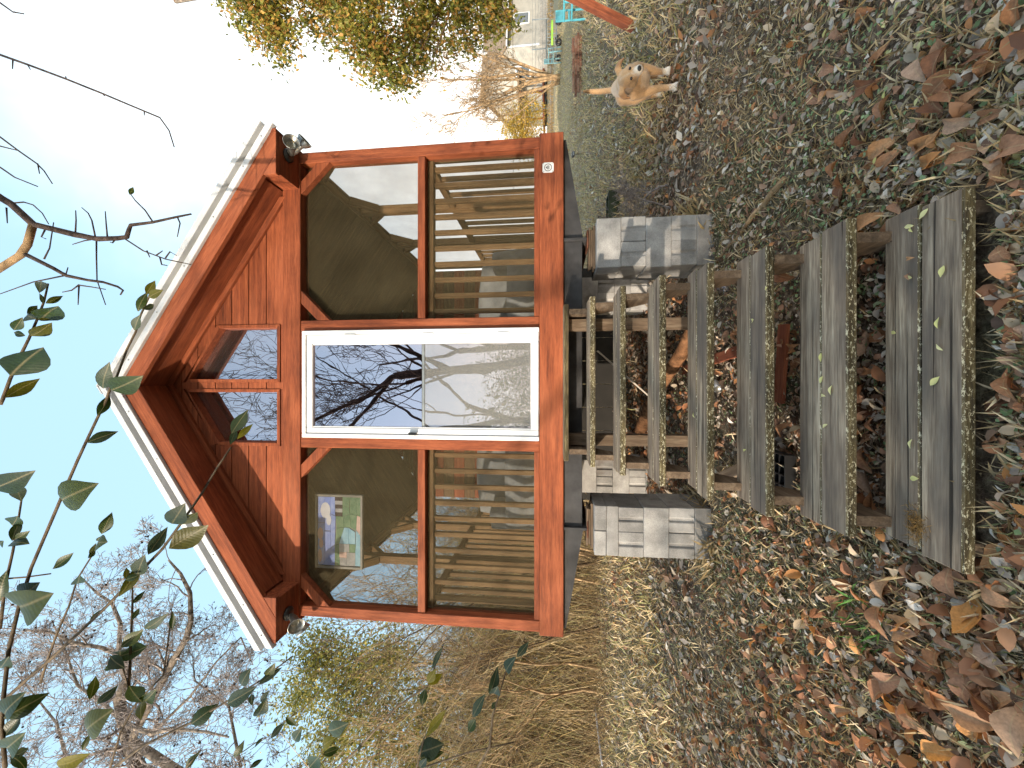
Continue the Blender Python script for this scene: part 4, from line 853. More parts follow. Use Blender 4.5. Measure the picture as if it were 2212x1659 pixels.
privet('hanging cluster of dark leaves before the bare treetop', [c1624([(690, 1000), (750, 1200), (770, 700), (770, 600)]), c1624([(640, 1659), (700, 1450), (800, 1270), (950, 1120), (1000, 750)])],
       cv(c1624, [((770, 705), (855, 617)), ((765, 800), (817, 718)), ((690, 1010), (875, 945), 'g', 1.3), ((690, 990), (700, 1010)), ((640, 1010), (740, 1090), 'g', 1.6), ((605, 1090), (700, 1040), 'g', 1.4), ((520, 1265), (560, 1105), 'g', 1.2), ((560, 1290), (705, 1160), 'p', 1.0), ((700, 960), (850, 840), 'g', .9), ((840, 850), (1005, 740), 'p', .5), ((505, 1440), (690, 1295), 'g', 1.2), ((540, 1400), (640, 1390), 'g', 1.4), ((750, 1180), (840, 1290)), ((840, 1270), (925, 1185), 'g', 1.1), ((830, 1270), (820, 1400), 'g', 1.0), ((480, 1560), (530, 1440), 'g', .7), ((1000, 860), (1005, 740), 'g', .4)]), .75)
privet('lower shoot with pale and dark leaves beside the eave', [c1624([(660, 1659), (830, 1530), (1100, 1400), (1290, 1290), (1500, 1160), (1700, 1010)]), c1624([(1080, 1659), (1170, 1555)])],
       cv(c1624, [((1110, 1405), (1295, 1268), 'g', 1.3), ((1320, 1288), (1520, 1170), 'p', .6), ((1500, 1175), (1660, 1060), 'p', .7), ((1405, 1180), (1470, 1060), 'p', 1.1), ((1545, 1120), (1610, 1035), 'g', 1.2), ((1490, 1360), (1560, 1230), 'g', 1.3), ((1520, 1280), (1575, 1195), 'p'), ((1460, 1230), (1468, 1310), 'g', .6), ((1360, 1600), (1430, 1480), 'g', .9), ((1080, 1659), (1175, 1550)), ((330, 1640), (560, 1560), 'y', .9), ((1450, 1659), (1540, 1600)), ((1480, 1540), (1540, 1470), 'g', .8)]), .85)
privet('low shoot with yellowing leaves before the brush', [c1300([(560, 1402), (690, 1280), (960, 990), (1165, 850), (1270, 570)])],
       cv(c1300, [((1165, 840), (1275, 760), 'y', 1.5), ((1165, 830), (1230, 720), 'y', 1.1), ((1150, 870), (1120, 1005), 'g', 1.7), ((1190, 740), (1270, 570), 'p', .4), ((500, 1150), (660, 1090), 'p', 1.1), ((520, 1180), (650, 1120), 'y', .9), ((460, 1310), (590, 1260), 'g', 1.4), ((460, 1260), (560, 1190), 'y'), ((370, 1400), (440, 1320), 'g', 1.4), ((110, 1205), (220, 1080), 'p', 1.1), ((210, 1060), (300, 1130), 'g', 1.0), ((270, 1220), (330, 1120)), ((700, 1300), (720, 1220), 'p', .7)]), .95)
privet('low shoot with long pale leaves over the brush', [c1300([(1500, 1402), (1580, 1260), (1600, 1050), (1640, 920), (1690, 750)]), c1300([(1130, 1402), (1430, 1300), (1740, 1230)]), c1300([(1090, 1402), (1140, 1200), (1300, 990)])],
       cv(c1300, [((1690, 755), (1770, 640), 'p', .9), ((1760, 660), (1855, 538), 'p', .9), ((1575, 915), (1640, 690), 'p', .9), ((1600, 900), (1640, 840), 'p', 1.2), ((1465, 1065), (1565, 880), 'p', .8), ((1435, 1160), (1490, 1060), 'g', 1.5), ((1590, 1010), (1630, 950), 'p'), ((1095, 1300), (1300, 1230), 'p', 2.2), ((1110, 1340), (1295, 1290), 'g', 1.0), ((1150, 1190), (1305, 985), 'y', .5), ((1110, 1402), (1160, 1330), 'p', .8)]), .90)
place_leaf(hb, at(*c900([(705, 1060)])[0], 2.0), at(*c900([(728, 1012)])[0], 2.0), 'g', 1.2, 0)
# ================================================================ things in the yard
def on(x, y, Y0=2.0, lift=0.0):
    """where the line of sight at picture position x, y meets the ground"""
    lo, hi = .3, 60.0
    for _ in range(50):
        mid = (lo+hi)/2; p = at(x, y, mid)
        if p.z < gz(p.x, mid): hi = mid
        else: lo = mid
    p = at(x, y, lo); return Vector((p.x, lo, float(gz(p.x, lo))+lift))
# brick edged bed
p = on(1257, 135); bp = empty('brick_planter', p, 'low dry laid brick bed edge on the lawn behind the dog', 'brick bed')
bw, bh = .205, .066; L = 2.15*p.y/17; sc = p.y/17*1.25
for row in range(4):
    n = 9
    for i in range(n):
        x = p.x-1.05*sc*.98+(i+(.5 if row % 2 else 0))*.230*sc; l = .218*sc
        if row == 3 and i > 6: continue
        o = bmobj('brick', boxbm(l, .11*sc, .075*sc, .008), M['brick'], bp, Matrix.Translation((x, p.y+random.uniform(-.02, .02), p.z+(.04+row*.085)*sc)) @ Matrix.Rotation(R_(random.uniform(-2, 2)), 4, 'Z'))
for i in range(4): bmobj('brick', boxbm(.11*sc, .5, .075*sc, .008), M['brick'], bp, Matrix.Translation((p.x+.95*sc, p.y+.35+.0*i, p.z+(.04+i*.085)*sc)))
# red swing leg at the frame edge
q = on(1370, 60); e = at(1222, -14, q.y+.15)
sw = empty('swing_frame', q, 'slanting red wooden frame leg at the picture edge', 'swing frame')
d_ = (e-q); board('leg', q-d_*.03, e+d_*.55, .10, .10, (0, 1, 0), M['red'], sw, .006)
top = e+d_*.55
board('leg', top+Vector((.0, .13, 0)), Vector((top.x+d_.x*1.4, q.y+1.3, float(gz(0, q.y+1.3)))), .10, .10, (0, 1, 0), M['red'], sw, .006)
box('crossbar', top.x-.1, top.x+2.2, top.y-.05, top.y+.07, top.z-.02, top.z+.10, M['red'], sw)
# teal plastic chair
def chair(p, s, label, rot, cm_='teal'):
    c = empty('plastic_chair', p, label, 'chair', 'teal plastic chairs'); Rm = Matrix.Translation(p) @ Matrix.Rotation(rot, 4, 'Z') @ Matrix.Scale(s, 4)
    def b(n, x0, x1, y0, y1, z0, z1): bmobj(n, boxbm(x1-x0, y1-y0, z1-z0, .012), M[cm_], c, Rm @ Matrix.Translation(((x0+x1)/2, (y0+y1)/2, (z0+z1)/2)))
    b('seat', -.25, .25, -.25, .25, .40, .44)
    for x in (-.24, .20):
        for y in (-.25, .21): b('leg', x, x+.05, y, y+.05, 0, .40)
        b('arm', x-.02, x+.06, -.25, .25, .62, .66); b('arm_post', x, x+.05, -.24, -.18, .44, .62); b('back_post', x, x+.05, .21, .25, .44, .88)
    b('backrest', -.19, .19, .215, .245, .60, .88); b('back_rail', -.19, .19, .215, .245, .46, .52)
p = on(1268, 8); chair(p, 1.0, 'teal plastic chair half hidden by the red swing leg', .3)
p = on(1212, 118); p.y = min(p.y, 19); p = at(1212, 118, 19); p.z = float(gz(p.x, 19)); chair(p, 1.0, 'faded teal garden chair beside the bare multi stemmed tree', .5, 'fadedteal')
gcart = empty('garden_cart', p+Vector((.9, .2, 0)), 'grey wire garden cart with a lime green bar beside the teal chair', 'cart'); o0 = p+Vector((.9, .2, 0))
wm = plain('grey wire', (.22, .25, .26), .5, .6)
S = []
for z in (.25, .5, .75):
    for a, b in (((-.7, -.4), (.7, -.4)), ((.7, -.4), (.7, .4)), ((.7, .4), (-.7, .4)), ((-.7, .4), (-.7, -.4))): S.append((o0.x+a[0], o0.y+a[1], o0.z+z, o0.x+b[0], o0.y+b[1], o0.z+z, .018, .018))
for i in range(9):
    x = -.7+i*.175
    for y in (-.4, .4): S.append((o0.x+x, o0.y+y, o0.z+.25, o0.x+x, o0.y+y, o0.z+.75, .012, .012))
V, F = tubes(np.array(S), 5); fast_mesh('basket', V, F, wm, None, gcart)
for dx, dy in ((-.5, -.45), (.5, -.45), (-.5, .45), (.5, .45)): lathe('wheel', [(.06, -.03), (.16, -.035), (.16, .035), (.06, .03), (.06, -.03)], M['black'], gcart, Matrix.Translation(o0+Vector((dx, dy, .16))) @ Matrix.Rotation(R_(90), 4, 'X'), 16)
box('bar', o0.x-.6, o0.x+.6, o0.y-.47, o0.y-.42, o0.z+.42, o0.z+.52, M['lime'], gcart)
# small black lamp lying by the cabin corner
p = on(1246, 330, lift=.03); p = at(1243, 330, 5.2); p.z = float(gz(p.x, 5.2))+.28
p = on(1262, 332); sl_ = empty('garden_lamp', p, 'small black garden lamp standing behind the cabin corner', 'lamp')
lathe('stake', [(.006, -.05), (.01, .28), (.012, .30)], M['black'], sl_, Matrix.Translation(p), 8)
bmobj('lamp_head', boxbm(.16, .12, .07, .015, 2), M['black'], sl_, Matrix.Translation(p+Vector((0, 0, .33))) @ Matrix.Rotation(.3, 4, 'X'))
bmobj('lens', boxbm(.13, .01, .035, .004), M['inkgrey'], sl_, Matrix.Translation(p+Vector((0, -.065, .315))))
# dark green metal trough behind the pier
p = on(1345, 460); tr = empty('metal_trough', p, 'dark green metal trough on the ground behind the pier', 'trough')
gm_ = plain('dark green metal', (.03, .04, .018), .5, .3, .4, .3)
for n_, a in (('side_panel', (-.30, .30, -.16, -.145, 0, .19)), ('side_panel', (-.30, .30, .145, .16, 0, .19)), ('end_panel', (-.315, -.301, -.16, .16, 0, .19)), ('end_panel', (.301, .315, -.16, .16, 0, .19)), ('bottom', (-.30, .30, -.144, .144, .0, .012))):
    box(n_, p.x+.15+a[0], p.x+.15+a[1], p.y+.35+a[2], p.y+.35+a[3], p.z+a[4], p.z+a[5], gm_, tr)
# stick on the grass
a, b = on(1553, 566, lift=.015), on(1705, 388, lift=.02); random.seed(4)
P = [a+(b-a)*t+Vector((random.gauss(0, .006), random.gauss(0, .006), abs(random.gauss(0, .004)))) for t in np.linspace(0, 1, 9)]
tag(poly_tube('stick', P, .008, .020, M['palebark'], None, 8), 'weathered stick lying on the grass beside the steps', 'stick')
# litter under the steps
def can(p, q, r, label):
    d = (q-p); Mx = d.to_track_quat('Z', 'Y').to_matrix().to_4x4(); Mx.translation = p; L = d.length
    c = empty('drink_can', p, label, 'can'); m = plain('pale can', (.55, .57, .6), .35, .5, .5, .1, 20)
    lathe('body', [(0, .004), (r*.7, .004), (r*.8, 0), (r, .012), (r, L-.012), (r*.85, L)], m, c, Mx, 20); lathe('end', [(r*.84, L-.001), (r*.78, L-.006), (0, L-.006)], M['alu'], c, Mx, 20)
a = on(1551, 826, lift=.04); can(a, a+Vector((-.05, -.10, .0)), .033, 'pale metal can lying among leaves under the steps')
p = on(1700, 1020, lift=.02); ty = empty('seed_tray', p, 'black plastic seedling tray under the steps', 'tray')
for i in range(5): box('divider', p.x-.11, p.x+.11, p.y-.10+i*.05-.003, p.y-.10+i*.05+.003, p.z, p.z+.05, M['black'], ty, .001)
for i in range(5): box('divider', p.x-.11+i*.055-.003, p.x-.11+i*.055+.003, p.y-.101, p.y+.101, p.z+.001, p.z+.051, M['black'], ty, .001)
box('bottom', p.x-.108, p.x+.108, p.y-.1, p.y+.1, p.z-.008, p.z-.001, M['black'], ty, .001)
bo = on(1580, 622, lift=.03); pb = empty('plastic_bottle', bo, 'clear crushed plastic bottle under the step edge', 'bottle')
cl_ = glass_mat('clear plastic', (.9, .93, .95), .12, .06, .05)
Mx = Vector((.3, 1, .05)).to_track_quat('Z', 'Y').to_matrix().to_4x4(); Mx.translation = bo
lathe('body', [(0, 0), (.028, .003), (.031, .02), (.026, .06), (.031, .10), (.022, .145), (.012, .165), (.012, .185)], cl_, pb, Mx, 18); lathe('cap', [(.0135, .182), (.0135, .197), (0, .197)], M['white'], pb, Mx, 14)
for k, (u, v, w, l) in enumerate((((1480, 800), (1660, 740), 'scrap', 0), ((1610, 1000), (1680, 900), 'scrap', 0), ((1700, 870), (1715, 700), 'scrap', 0), ((1690, 980), (1560, 1040), 'oldpost', 0))):
    a, b = on(*u, lift=.02+.01*k), on(*v, lift=.03+.01*k)
    tag(board('scrap_board', a, b, .075, .022, (0, 1, .05), M[w], None), ['long reddish scrap board slanting under the middle steps', 'short red scrap board beside the seed tray', 'red scrap board under the second step', 'dark scrap board along the stringer under the steps'][k], 'board')
a, b = Vector((-.25, 3.75, .35)), Vector((.30, 3.55, 1.0)); tag(board('lath', a, b, .035, .012, (0, 1, 0), plain('pale lath', (.45, .40, .34), .8), None), 'thin pale lath leaning under the cabin behind the steps', 'board')
random.seed(6)
lg = poly_tube('log', [on(1400, 930, lift=.09), on(1440, 850, lift=.12), on(1500, 760, lift=.10), on(1520, 700, lift=.08)], .075, .05, plain('split log', (.15, .075, .038), .9, 0, .1, .4, 14, .8), None, 9)
tag(lg, 'reddish rotting log lying under the cabin behind the steps', 'log')
# ================================================================ house across the lawn
wl = plain('pale house siding', (.40, .38, .34), .7, 0, .3, .05, 2); rf = plain('tan shingle roof', (.26, .19, .13), .9, 0, .1, .2, 3); hw = plain('house window glass', (.10, .12, .14), .1, 0, .6)
hs = empty('house', (30, 37, 1.9), 'pale sided house with tan roof beyond the lawn', 'house')
th = R_(14); C0 = Vector((32.0, 36.5, float(gz(0, 36.5))-.1)); ux = Vector((math.cos(th), math.sin(th), 0)); uy = Vector((-math.sin(th), math.cos(th), 0))
HM = Matrix((ux, uy, Vector((0, 0, 1)))).transposed().to_4x4(); HM.translation = C0
def hbox(n, x0, x1, y0, y1, z0, z1, m, pr=hs): return bmobj(n, boxbm(x1-x0, y1-y0, z1-z0), m, pr, HM @ Matrix.Translation(((x0+x1)/2, (y0+y1)/2, (z0+z1)/2)))
HH, HW, HL, RH = 4.3, 8.5, 26, 2.9
hbox('foundation', -.05, HL, -.05, HW+.05, 0, .9, plain('house foundation', (.35, .33, .30), .9))
hbox('wall', 0, HL, 0, HW, .901, HH, wl)
V = [(x, y, z) for x in (-.0, HL) for y, z in ((.0, HH), (HW, HH), (HW/2, HH+RH))]
mk('gable_wall', V, [(0, 1, 2), (3, 5, 4), (0, 2, 5, 3), (1, 4, 5, 2)], wl, hs, HM)
for s, y0, y1 in ((0, -.6, HW/2), (1, HW+.6, HW/2)):
    k = RH/(HW/2); z0 = HH-k*.6+.06; V = [(-.5, y0, z0), (HL+.5, y0, z0), (HL+.5, y1, HH+RH+.06), (-.5, y1, HH+RH+.06)]; V += [(a, b, c+.14) for a, b, c in V]
    mk('roof', V, [(0, 1, 2, 3), (4, 5, 6, 7), (0, 1, 5, 4), (1, 2, 6, 5), (2, 3, 7, 6), (3, 0, 4, 7)], rf, hs, HM)
hbox('gutter', -.5, HL+.5, -.72, -.58, HH-.40, HH-.26, M['trim']); hbox('downpipe', .1, .22, -.14, -.02, .9, HH-.3, M['trim'])
for i in range(5):
    x = 3+i*4.6; w_ = hbox('window', x, x+1.5, -.06, -.01, 1.9, 3.5, M['white']); hbox('pane', x+.12, x+1.38, -.08, -.061, 2.02, 3.38, hw, w_)
for i in range(2):
    y = 1.6+i*4; w_ = hbox('window', -.06, -.01, y, y+1.3, 1.9, 3.4, M['white']); hbox('pane', -.08, -.061, y+.1, y+1.2, 2.0, 3.3, hw, w_)
hbox('porch_roof', -3.0, -.1, 2.0, HW, 3.0, 3.15, rf); hbox('porch_floor', -3.0, -.1, 2.0, HW, .5, .7, M['scrap'])
for y in (2.1, 5, HW-.1): hbox('porch_post', -2.95, -2.8, y-.07, y+.07, .7, 3.0, M['red'])
hbox('vent_pipe', 4, 4.15, 3, 3.15, HH+RH-.6, HH+RH+.5, M['trim'])
pole = empty('utility_pole', (21.5, 33, float(gz(0, 33))), 'thin wire strung across the lawn before the house', 'wire')
S = [(14, 31, 4.6, 60, 31, 4.75, .02, .02)]; V, F = tubes(np.array(S), 5); fast_mesh('cable', V, F, M['twig'], None, pole)
# wire fence before the house
fn = empty('wire_fence', (30, 33.5, 1.7), 'low grey wire fence with thin posts before the house', 'fence')
for i in range(12):
    x = 24+i*2.6; lathe('post', [(.035, 0), (.035, 1.5), (0, 1.52)], wm, fn, Matrix.Translation((x, 33.6, float(gz(0, 33.6)))), 8)
for z in (.3, .6, .9, 1.2, 1.45): V, F = tubes(np.array([(24, 33.6, float(gz(0, 33.6))+z, 53, 33.6, float(gz(0, 33.6))+z, .01, .01)]), 4); fast_mesh('wire', V, F, wm, None, fn)
# ================================================================ the dog
def make_dog(pos, heading, s=1.0):
    root = empty('dog', pos, 'tan dog with white paws and muzzle walking towards the cabin with tail raised', 'dog')
    balls = []
    def chain(P):
        for (a, ra), (b, rb) in zip(P[:-1], P[1:]):
            a, b = Vector(a), Vector(b); n = max(2, int((b-a).length/(min(ra, rb)*.35))+1)
            for i in range(n+1): t = i/n; balls.append((a+(b-a)*t, ra+(rb-ra)*t))
    chain([((.17, 0, .375), .108), ((.06, 0, .375), .108), ((-.08, 0, .39), .096), ((-.18, 0, .41), .092), ((-.27, 0, .415), .092)])
    chain([((.19, 0, .33), .10), ((.13, 0, .32), .10)]); chain([((.16, 0, .45), .085), ((-.25, 0, .45), .075)])
    chain([((.20, 0, .43), .098), ((.27, .005, .445), .085), ((.33, .012, .45), .078)])
    hp = Vector((.335, .012, .455)); Rh = Matrix.Rotation(R_(14), 4, 'X') @ Matrix.Rotation(R_(8), 4, 'Z') @ Matrix.Rotation(R_(12), 4, 'Y')
    def H(p): return hp+(Rh @ Vector(p))
    chain([(H((.0, 0, .01)), .078), (H((.045, 0, .012)), .074), (H((.075, 0, .0)), .064)])
    for e in (-1, 1): chain([(H((.03, e*.045, -.02)), .048), (H((.06, e*.03, -.03)), .04)]); chain([(H((.075, e*.026, .03)), .026), (H((.05, e*.03, .04)), .026)])
    chain([(H((.075, 0, -.022)), .052), (H((.12, 0, -.034)), .042), (H((.165, 0, -.040)), .035)])
    chain([(H((.08, 0, -.055)), .034), (H((.145, 0, -.068)), .022)])
    for e in (-1, 1):           # folded ears standing off to the sides
        chain([(H((-.01, e*.055, .058)), .024), (H((-.02, e*.092, .072)), .022), (H((-.012, e*.128, .05)), .018), (H((.004, e*.146, .010)), .011)])
        chain([(H((.012, e*.06, .054)), .016), (H((.006, e*.098, .060)), .016), (H((.008, e*.132, .034)), .012)])
    fr = [(.18, .36, .065), (.15, .27, .050), (.205, .155, .031), (.245, .075, .026), (.262, .035, .027)]
    fl = [(.18, .36, .065), (.15, .265, .048), (.125, .175, .031), (.085, .115, .026), (.085, .080, .027)]
    for e, L in ((-1, fr), (1, fl)):
        chain([((x, e*(.080 if i < 2 else .066), z), r) for i, (x, z, r) in enumerate(L)])
        x, z = L[-1][0], L[-1][1]-.013
        for k in (-1.5, -.5, .5, 1.5): chain([((x+.005, e*.066+k*.013, z), .017), ((x+.034-.004*abs(k), e*.066+k*.0145, z-.008), .0125)])
    for e, dx in ((-1, .04), (1, -.03)):
        chain([((-.25, e*.07, .39), .085), ((-.21+dx*.5, e*.09, .29), .066), ((-.17+dx, e*.088, .225), .044), ((-.25+dx, e*.084, .17), .032), ((-.305+dx, e*.082, .135), .025), ((-.29+dx, e*.082, .06), .023), ((-.27+dx, e*.082, .03), .026), ((-.235+dx, e*.082, .018), .02)])
    chain([((-.33, 0, .455), .036), ((-.40, .0, .51), .030), ((-.445, .0, .60), .028), ((-.455, .005, .68), .027), ((-.43, .01, .75), .020), ((-.40, .01, .79), .009)])
    bm = bmesh.new(); bmesh.ops.create_icosphere(bm, subdivisions=2, radius=1); tv = np.array([v.co[:] for v in bm.verts]); tf = np.array([[v.index for v in f.verts] for f in bm.faces]); bm.free()
    n = len(balls); L = np.array([b[0][:] for b in balls]); S = np.array([b[1] for b in balls]); Z = np.zeros(n)
    tmp = fast_mesh('tmp', spread(tv, L, eul(Z, Z, Z), S), spread_f(tf, len(tv), n), None)
    r = tmp.modifiers.new('r', 'REMESH'); r.mode = 'VOXEL'; r.voxel_size = .0075
    sm = tmp.modifiers.new('s', 'SMOOTH'); sm.factor = .5; sm.iterations = 5
    dg = bpy.context.evaluated_depsgraph_get(); me = bpy.data.meshes.new_from_object(tmp.evaluated_get(dg)); bpy.data.objects.remove(tmp)
    co = np.empty(len(me.vertices)*3); me.vertices.foreach_get('co', co); co = co.reshape(-1, 3)
    me.polygons.foreach_set('use_smooth', np.ones(len(me.polygons), bool))
    c = np.tile(np.array([.56, .345, .18]), (len(co), 1)); nz = rng.normal(0, .012, len(co))
    def blend(k, col):
        k = np.clip(k, 0, 1)[:, None]; c[:] = c*(1-k)+np.array(col)*k
    blend(np.clip((co[:, 2]-.30)/.2, 0, 1)*.3*((co[:, 0] < .28) & (co[:, 0] > -.36)), (.58, .42, .30))
    blend(np.maximum((.085+nz-co[:, 2])/.03, ((co[:, 0] > 0) & (co[:, 1] > .03))*(.125+nz-co[:, 2])/.03), (.72, .66, .58)); blend(((co[:, 0] > .12) & (np.abs(co[:, 1]) < .05+nz) & (co[:, 2] < .33) & (co[:, 2] > .2))*1.0*.35, (.66, .58, .48))
    inv = Rh.to_3x3().inverted(); h = (co-np.array(hp)) @ np.array(inv).T
    hd = (co[:, 0] > .30)
    blend(hd*np.clip((h[:, 0]-.135+nz)/.03, 0, 1)*1.0, (.70, .63, .54)); blend(hd*(h[:, 0] > .03)*np.clip(1-np.abs(h[:, 1])/.014, 0, 1)*(h[:, 2] > -.01)*.45, (.66, .55, .42))
    blend(hd*(h[:, 2] < -.045)*.6, (.60, .50, .40)); blend(hd*np.clip((np.abs(h[:, 1])-.085)/.03, 0, 1)*.6, (.22, .09, .035))
    blend(((co[:, 0] < -.38) & (co[:, 0] > -.5))*np.clip((.02-co[:, 1]-nz)/.03, 0, 1)*.0, (.1, .05, .03))
    ca = me.color_attributes.new('Col', 'FLOAT_COLOR', 'POINT'); ca.data.foreach_set('color', np.concatenate([c, np.ones((len(c), 1))], 1).ravel())
    m, nt, b = newmat('dog coat'); vc = node(nt, 'ShaderNodeVertexColor', {'layer_name': 'Col'}).outputs[0]; t = node(nt, 'ShaderNodeTexCoord').outputs['Object']
    f = noise(nt, t, 130.0, 3.0, .7); nt.links.new(mixc(nt, .55, vc, ramp(nt, f, [(.3, .55), (.7, 1.25)]), 'MULTIPLY'), b.inputs['Base Color']); b.inputs['Roughness'].default_value = .85; bump(nt, b, f, .5, .004)
    b.inputs['Sheen Weight'].default_value = .25
    T = Matrix.Translation(pos) @ Matrix.Rotation(heading, 4, 'Z') @ Matrix.Scale(s, 4)
    link('body', me, m, root, T)
    bk = plain('dog nose', (.012, .011, .011), .3, 0, .6)
    def ball(name, p, sc, mat):
        bm = bmesh.new(); bmesh.ops.create_uvsphere(bm, u_segments=14, v_segments=9, radius=1)
        bmobj(name, bm, mat, root, T @ Matrix.Translation(H(p)) @ Rh @ Matrix.Diagonal((*sc, 1)), True)
    ball('nose', (.196, 0, -.030), (.014, .021, .016), bk)
    ey = plain('dog eye', (.02, .012, .008), .15, 0, .8)
    for e in (-1, 1): ball('eye', (.124, e*.036, .018), (.010, .0135, .011), ey)
    ball('mouth', (.158, 0, -.066), (.030, .022, .004), bk)
dp = on(1462, 186); dp = Vector((dp.x+.16, dp.y+.14, float(gz(0, dp.y+.14))))
make_dog(dp, math.atan2(-.85, -.53), 1.08)
# ================================================================ leaf litter, grass and clover
def polar(n, r0, r1, a0=-56, a1=56, pw=1.6):
    r = r0+(r1-r0)*rng.random(n)**pw; a = np.radians(rng.uniform(a0, a1, n)); x = r*np.sin(a); y = r*np.cos(a); return x, y
def under(x, y): return ((np.abs(x) < 2.0) & (y > 3.3) & (y < 7)) | ((np.abs(x-TX) < .55) & (y > 1.6) & (y < 3.4))
def keep_out(x, y): return ~((np.abs(x-TX) < .62) & (y > 1.30) & (y < 1.66))
def litter(name, n, r0, r1, tm, size, pal, label, mat='leafstuff', tilt=.35, lift=.008, pw=1.6, dens=None, cat='leaves'):
    x, y = polar(n, r0, r1, pw=pw); k = keep_out(x, y)
    if dens is not None: k &= dens(x, y) > rng.random(n)
    x, y = x[k], y[k]; n = len(x); z = gz(x, y)+lift+np.abs(rng.normal(0, .008, n)); tv, tf = tm
    Mx = eul(rng.uniform(0, 6.283, n), rng.normal(0, tilt, n), rng.normal(0, tilt, n)); S = size*rng.uniform(.5, 1.4, n)
    pw_ = np.array([p[0] for p in pal], float); pc = np.array([p[1] for p in pal]); ci = rng.choice(len(pal), n, p=pw_/pw_.sum()); col = pc[ci]*rng.uniform(.65, 1.35, (n, 1))
    o = fast_mesh(name, spread(tv, np.stack([x, y, z], 1), Mx, S), spread_f(tf, len(tv), n), M[mat], np.repeat(col, len(tv), 0)); tag(o, label, cat, kind='stuff'); return o
def patch(sx, sy, ph, th=.0): return lambda x, y: np.clip((np.sin(x*sx+ph)*np.cos(y*sy-ph*.7)+np.sin(x*sx*.43+y*sy*.6+ph*2))*.5+.35+th, 0, 1)
BR = [(4, (.30, .165, .105)), (3, (.15, .09, .065)), (4, (.38, .24, .165)), (5, (.42, .35, .30)), (4, (.50, .41, .31)), (1, (.46, .21, .09)), (3, (.62, .56, .50))]
RB = [(5, (.38, .17, .085)), (4, (.24, .11, .06)), (4, (.44, .23, .13)), (2, (.14, .07, .045)), (2, (.50, .38, .26)), (2, (.52, .24, .09))]
litter('leaf_litter', 13000, 1.0, 6.5, leaf_t(.28, .10, .14), .044, BR, 'small grey brown leaves covering the near ground', tilt=.45)
litter('red_brown_leaves', 15000, 1.0, 8.0, leaf_t(.28, .12, .18, .06), .062, RB, 'red brown leaves lying over the litter', tilt=.5, lift=.014, dens=lambda x, y: np.clip(.55-.45*np.tanh((x-.2)*1.2), .12, 1)*patch(1.3, 1.7, 1.1, .25)(x, y))
litter('far_leaf_litter', 22000, 4.0, 19.0, LEAF2, .095, BR, 'brown leaves scattered over the farther lawn', tilt=.35, pw=1.2)
litter('leaf_crumbs', 48000, 1.0, 10.0, LEAF2, .024, BR+[(6, (.52, .47, .38)), (4, (.30, .34, .2))], 'crumbled leaf bits and thatch on the soil', tilt=.6)
def grass(name, n, r0, r1, h, pal, label, dens=None, tilt0=-.9, pw=1.6):
    x, y = polar(n, r0, r1, pw=pw); k = keep_out(x, y) & (~under(x, y) | (rng.random(n) < .08))
    if dens is not None: k &= dens(x, y) > rng.random(n)
    x, y = x[k], y[k]; n = len(x); z = gz(x, y)-.002; tv, tf = BLADE
    Mx = eul(rng.uniform(0, 6.283, n), rng.normal(tilt0, .45, n), rng.normal(0, .6, n)); S = h*rng.uniform(.5, 1.5, n)
    pc = np.array(pal); col = pc[rng.integers(0, len(pal), n)]*rng.uniform(.7, 1.3, (n, 1))
    o = fast_mesh(name, spread(tv*np.array([1, .8+.14*(r0-1), 1]), np.stack([x, y, z], 1), Mx, S), spread_f(tf, len(tv), n), M['leafstuff'], np.repeat(col, len(tv), 0)); tag(o, label, 'grass', kind='stuff')
DG = [(.48, .37, .22), (.36, .27, .15), (.56, .47, .32), (.26, .20, .12)]
grass('dry_grass', 75000, .95, 7.5, .075, DG, 'matted dry grass blades among the leaves', None, -.35)
grass('dead_grass_lawn', 80000, 5, 29, .13, [(.56, .43, .25), (.46, .35, .2), (.62, .5, .33), (.34, .32, .15)], 'dead grass of the farther lawn', None, -.75, 1.0)
grass('green_grass', 36000, 1.0, 14, .055, [(.20, .235, .11), (.26, .28, .14), (.30, .30, .17)], 'patches of short green grass in the yard', patch(1.7, 1.3, .6, .02), -.8)
random.seed(3)
CV = (np.array([(0, 0, 0), (.6, -.45, .04), (1, 0, .0), (.6, .45, .04)], float), LEAF2[1])
litter('clover', 26000, 1.1, 9, CV, .018, [(3, (.19, .27, .13)), (2, (.27, .35, .19)), (2, (.14, .20, .09))], 'clover and small green weeds in patches', 'leafstuff', .3, .022, 1.6, patch(2.3, 1.9, 2.2, -.08), 'clover')
# tufts of straw beside the piers and the lowest step
def tuft(px, py, n, h, label, pal=DG, sp=.09):
    p = on(px, py); x = p.x+rng.normal(0, sp, n); y = p.y+rng.normal(0, sp, n); tv, tf = BLADE
    Mx = eul(rng.uniform(0, 6.283, n), rng.normal(-.75, .4, n), rng.normal(0, .5, n)); S = h*rng.uniform(.5, 1.3, n); pc = np.array(pal); col = pc[rng.integers(0, len(pal), n)]*rng.uniform(.7, 1.3, (n, 1))
    o = fast_mesh('grass_tuft', spread(tv*np.array([1, .3, 1]), np.stack([x, y, gz(x, y)], 1), Mx, S), spread_f(tf, 4, n), M['leafstuff'], np.repeat(col, 4, 0)); tag(o, label, 'grass', kind='stuff')
tuft(1500, 520, 170, .26, 'straw tuft at the foot of the pier on the dog side'); tuft(1500, 480, 120, .2, 'straw tuft at the pier corner on the dog side'); tuft(1535, 1180, 150, .2, 'straw tuft at the foot of the pier on the brush side'); tuft(1520, 1100, 90, .18, 'straw beside the stringer on the brush side')
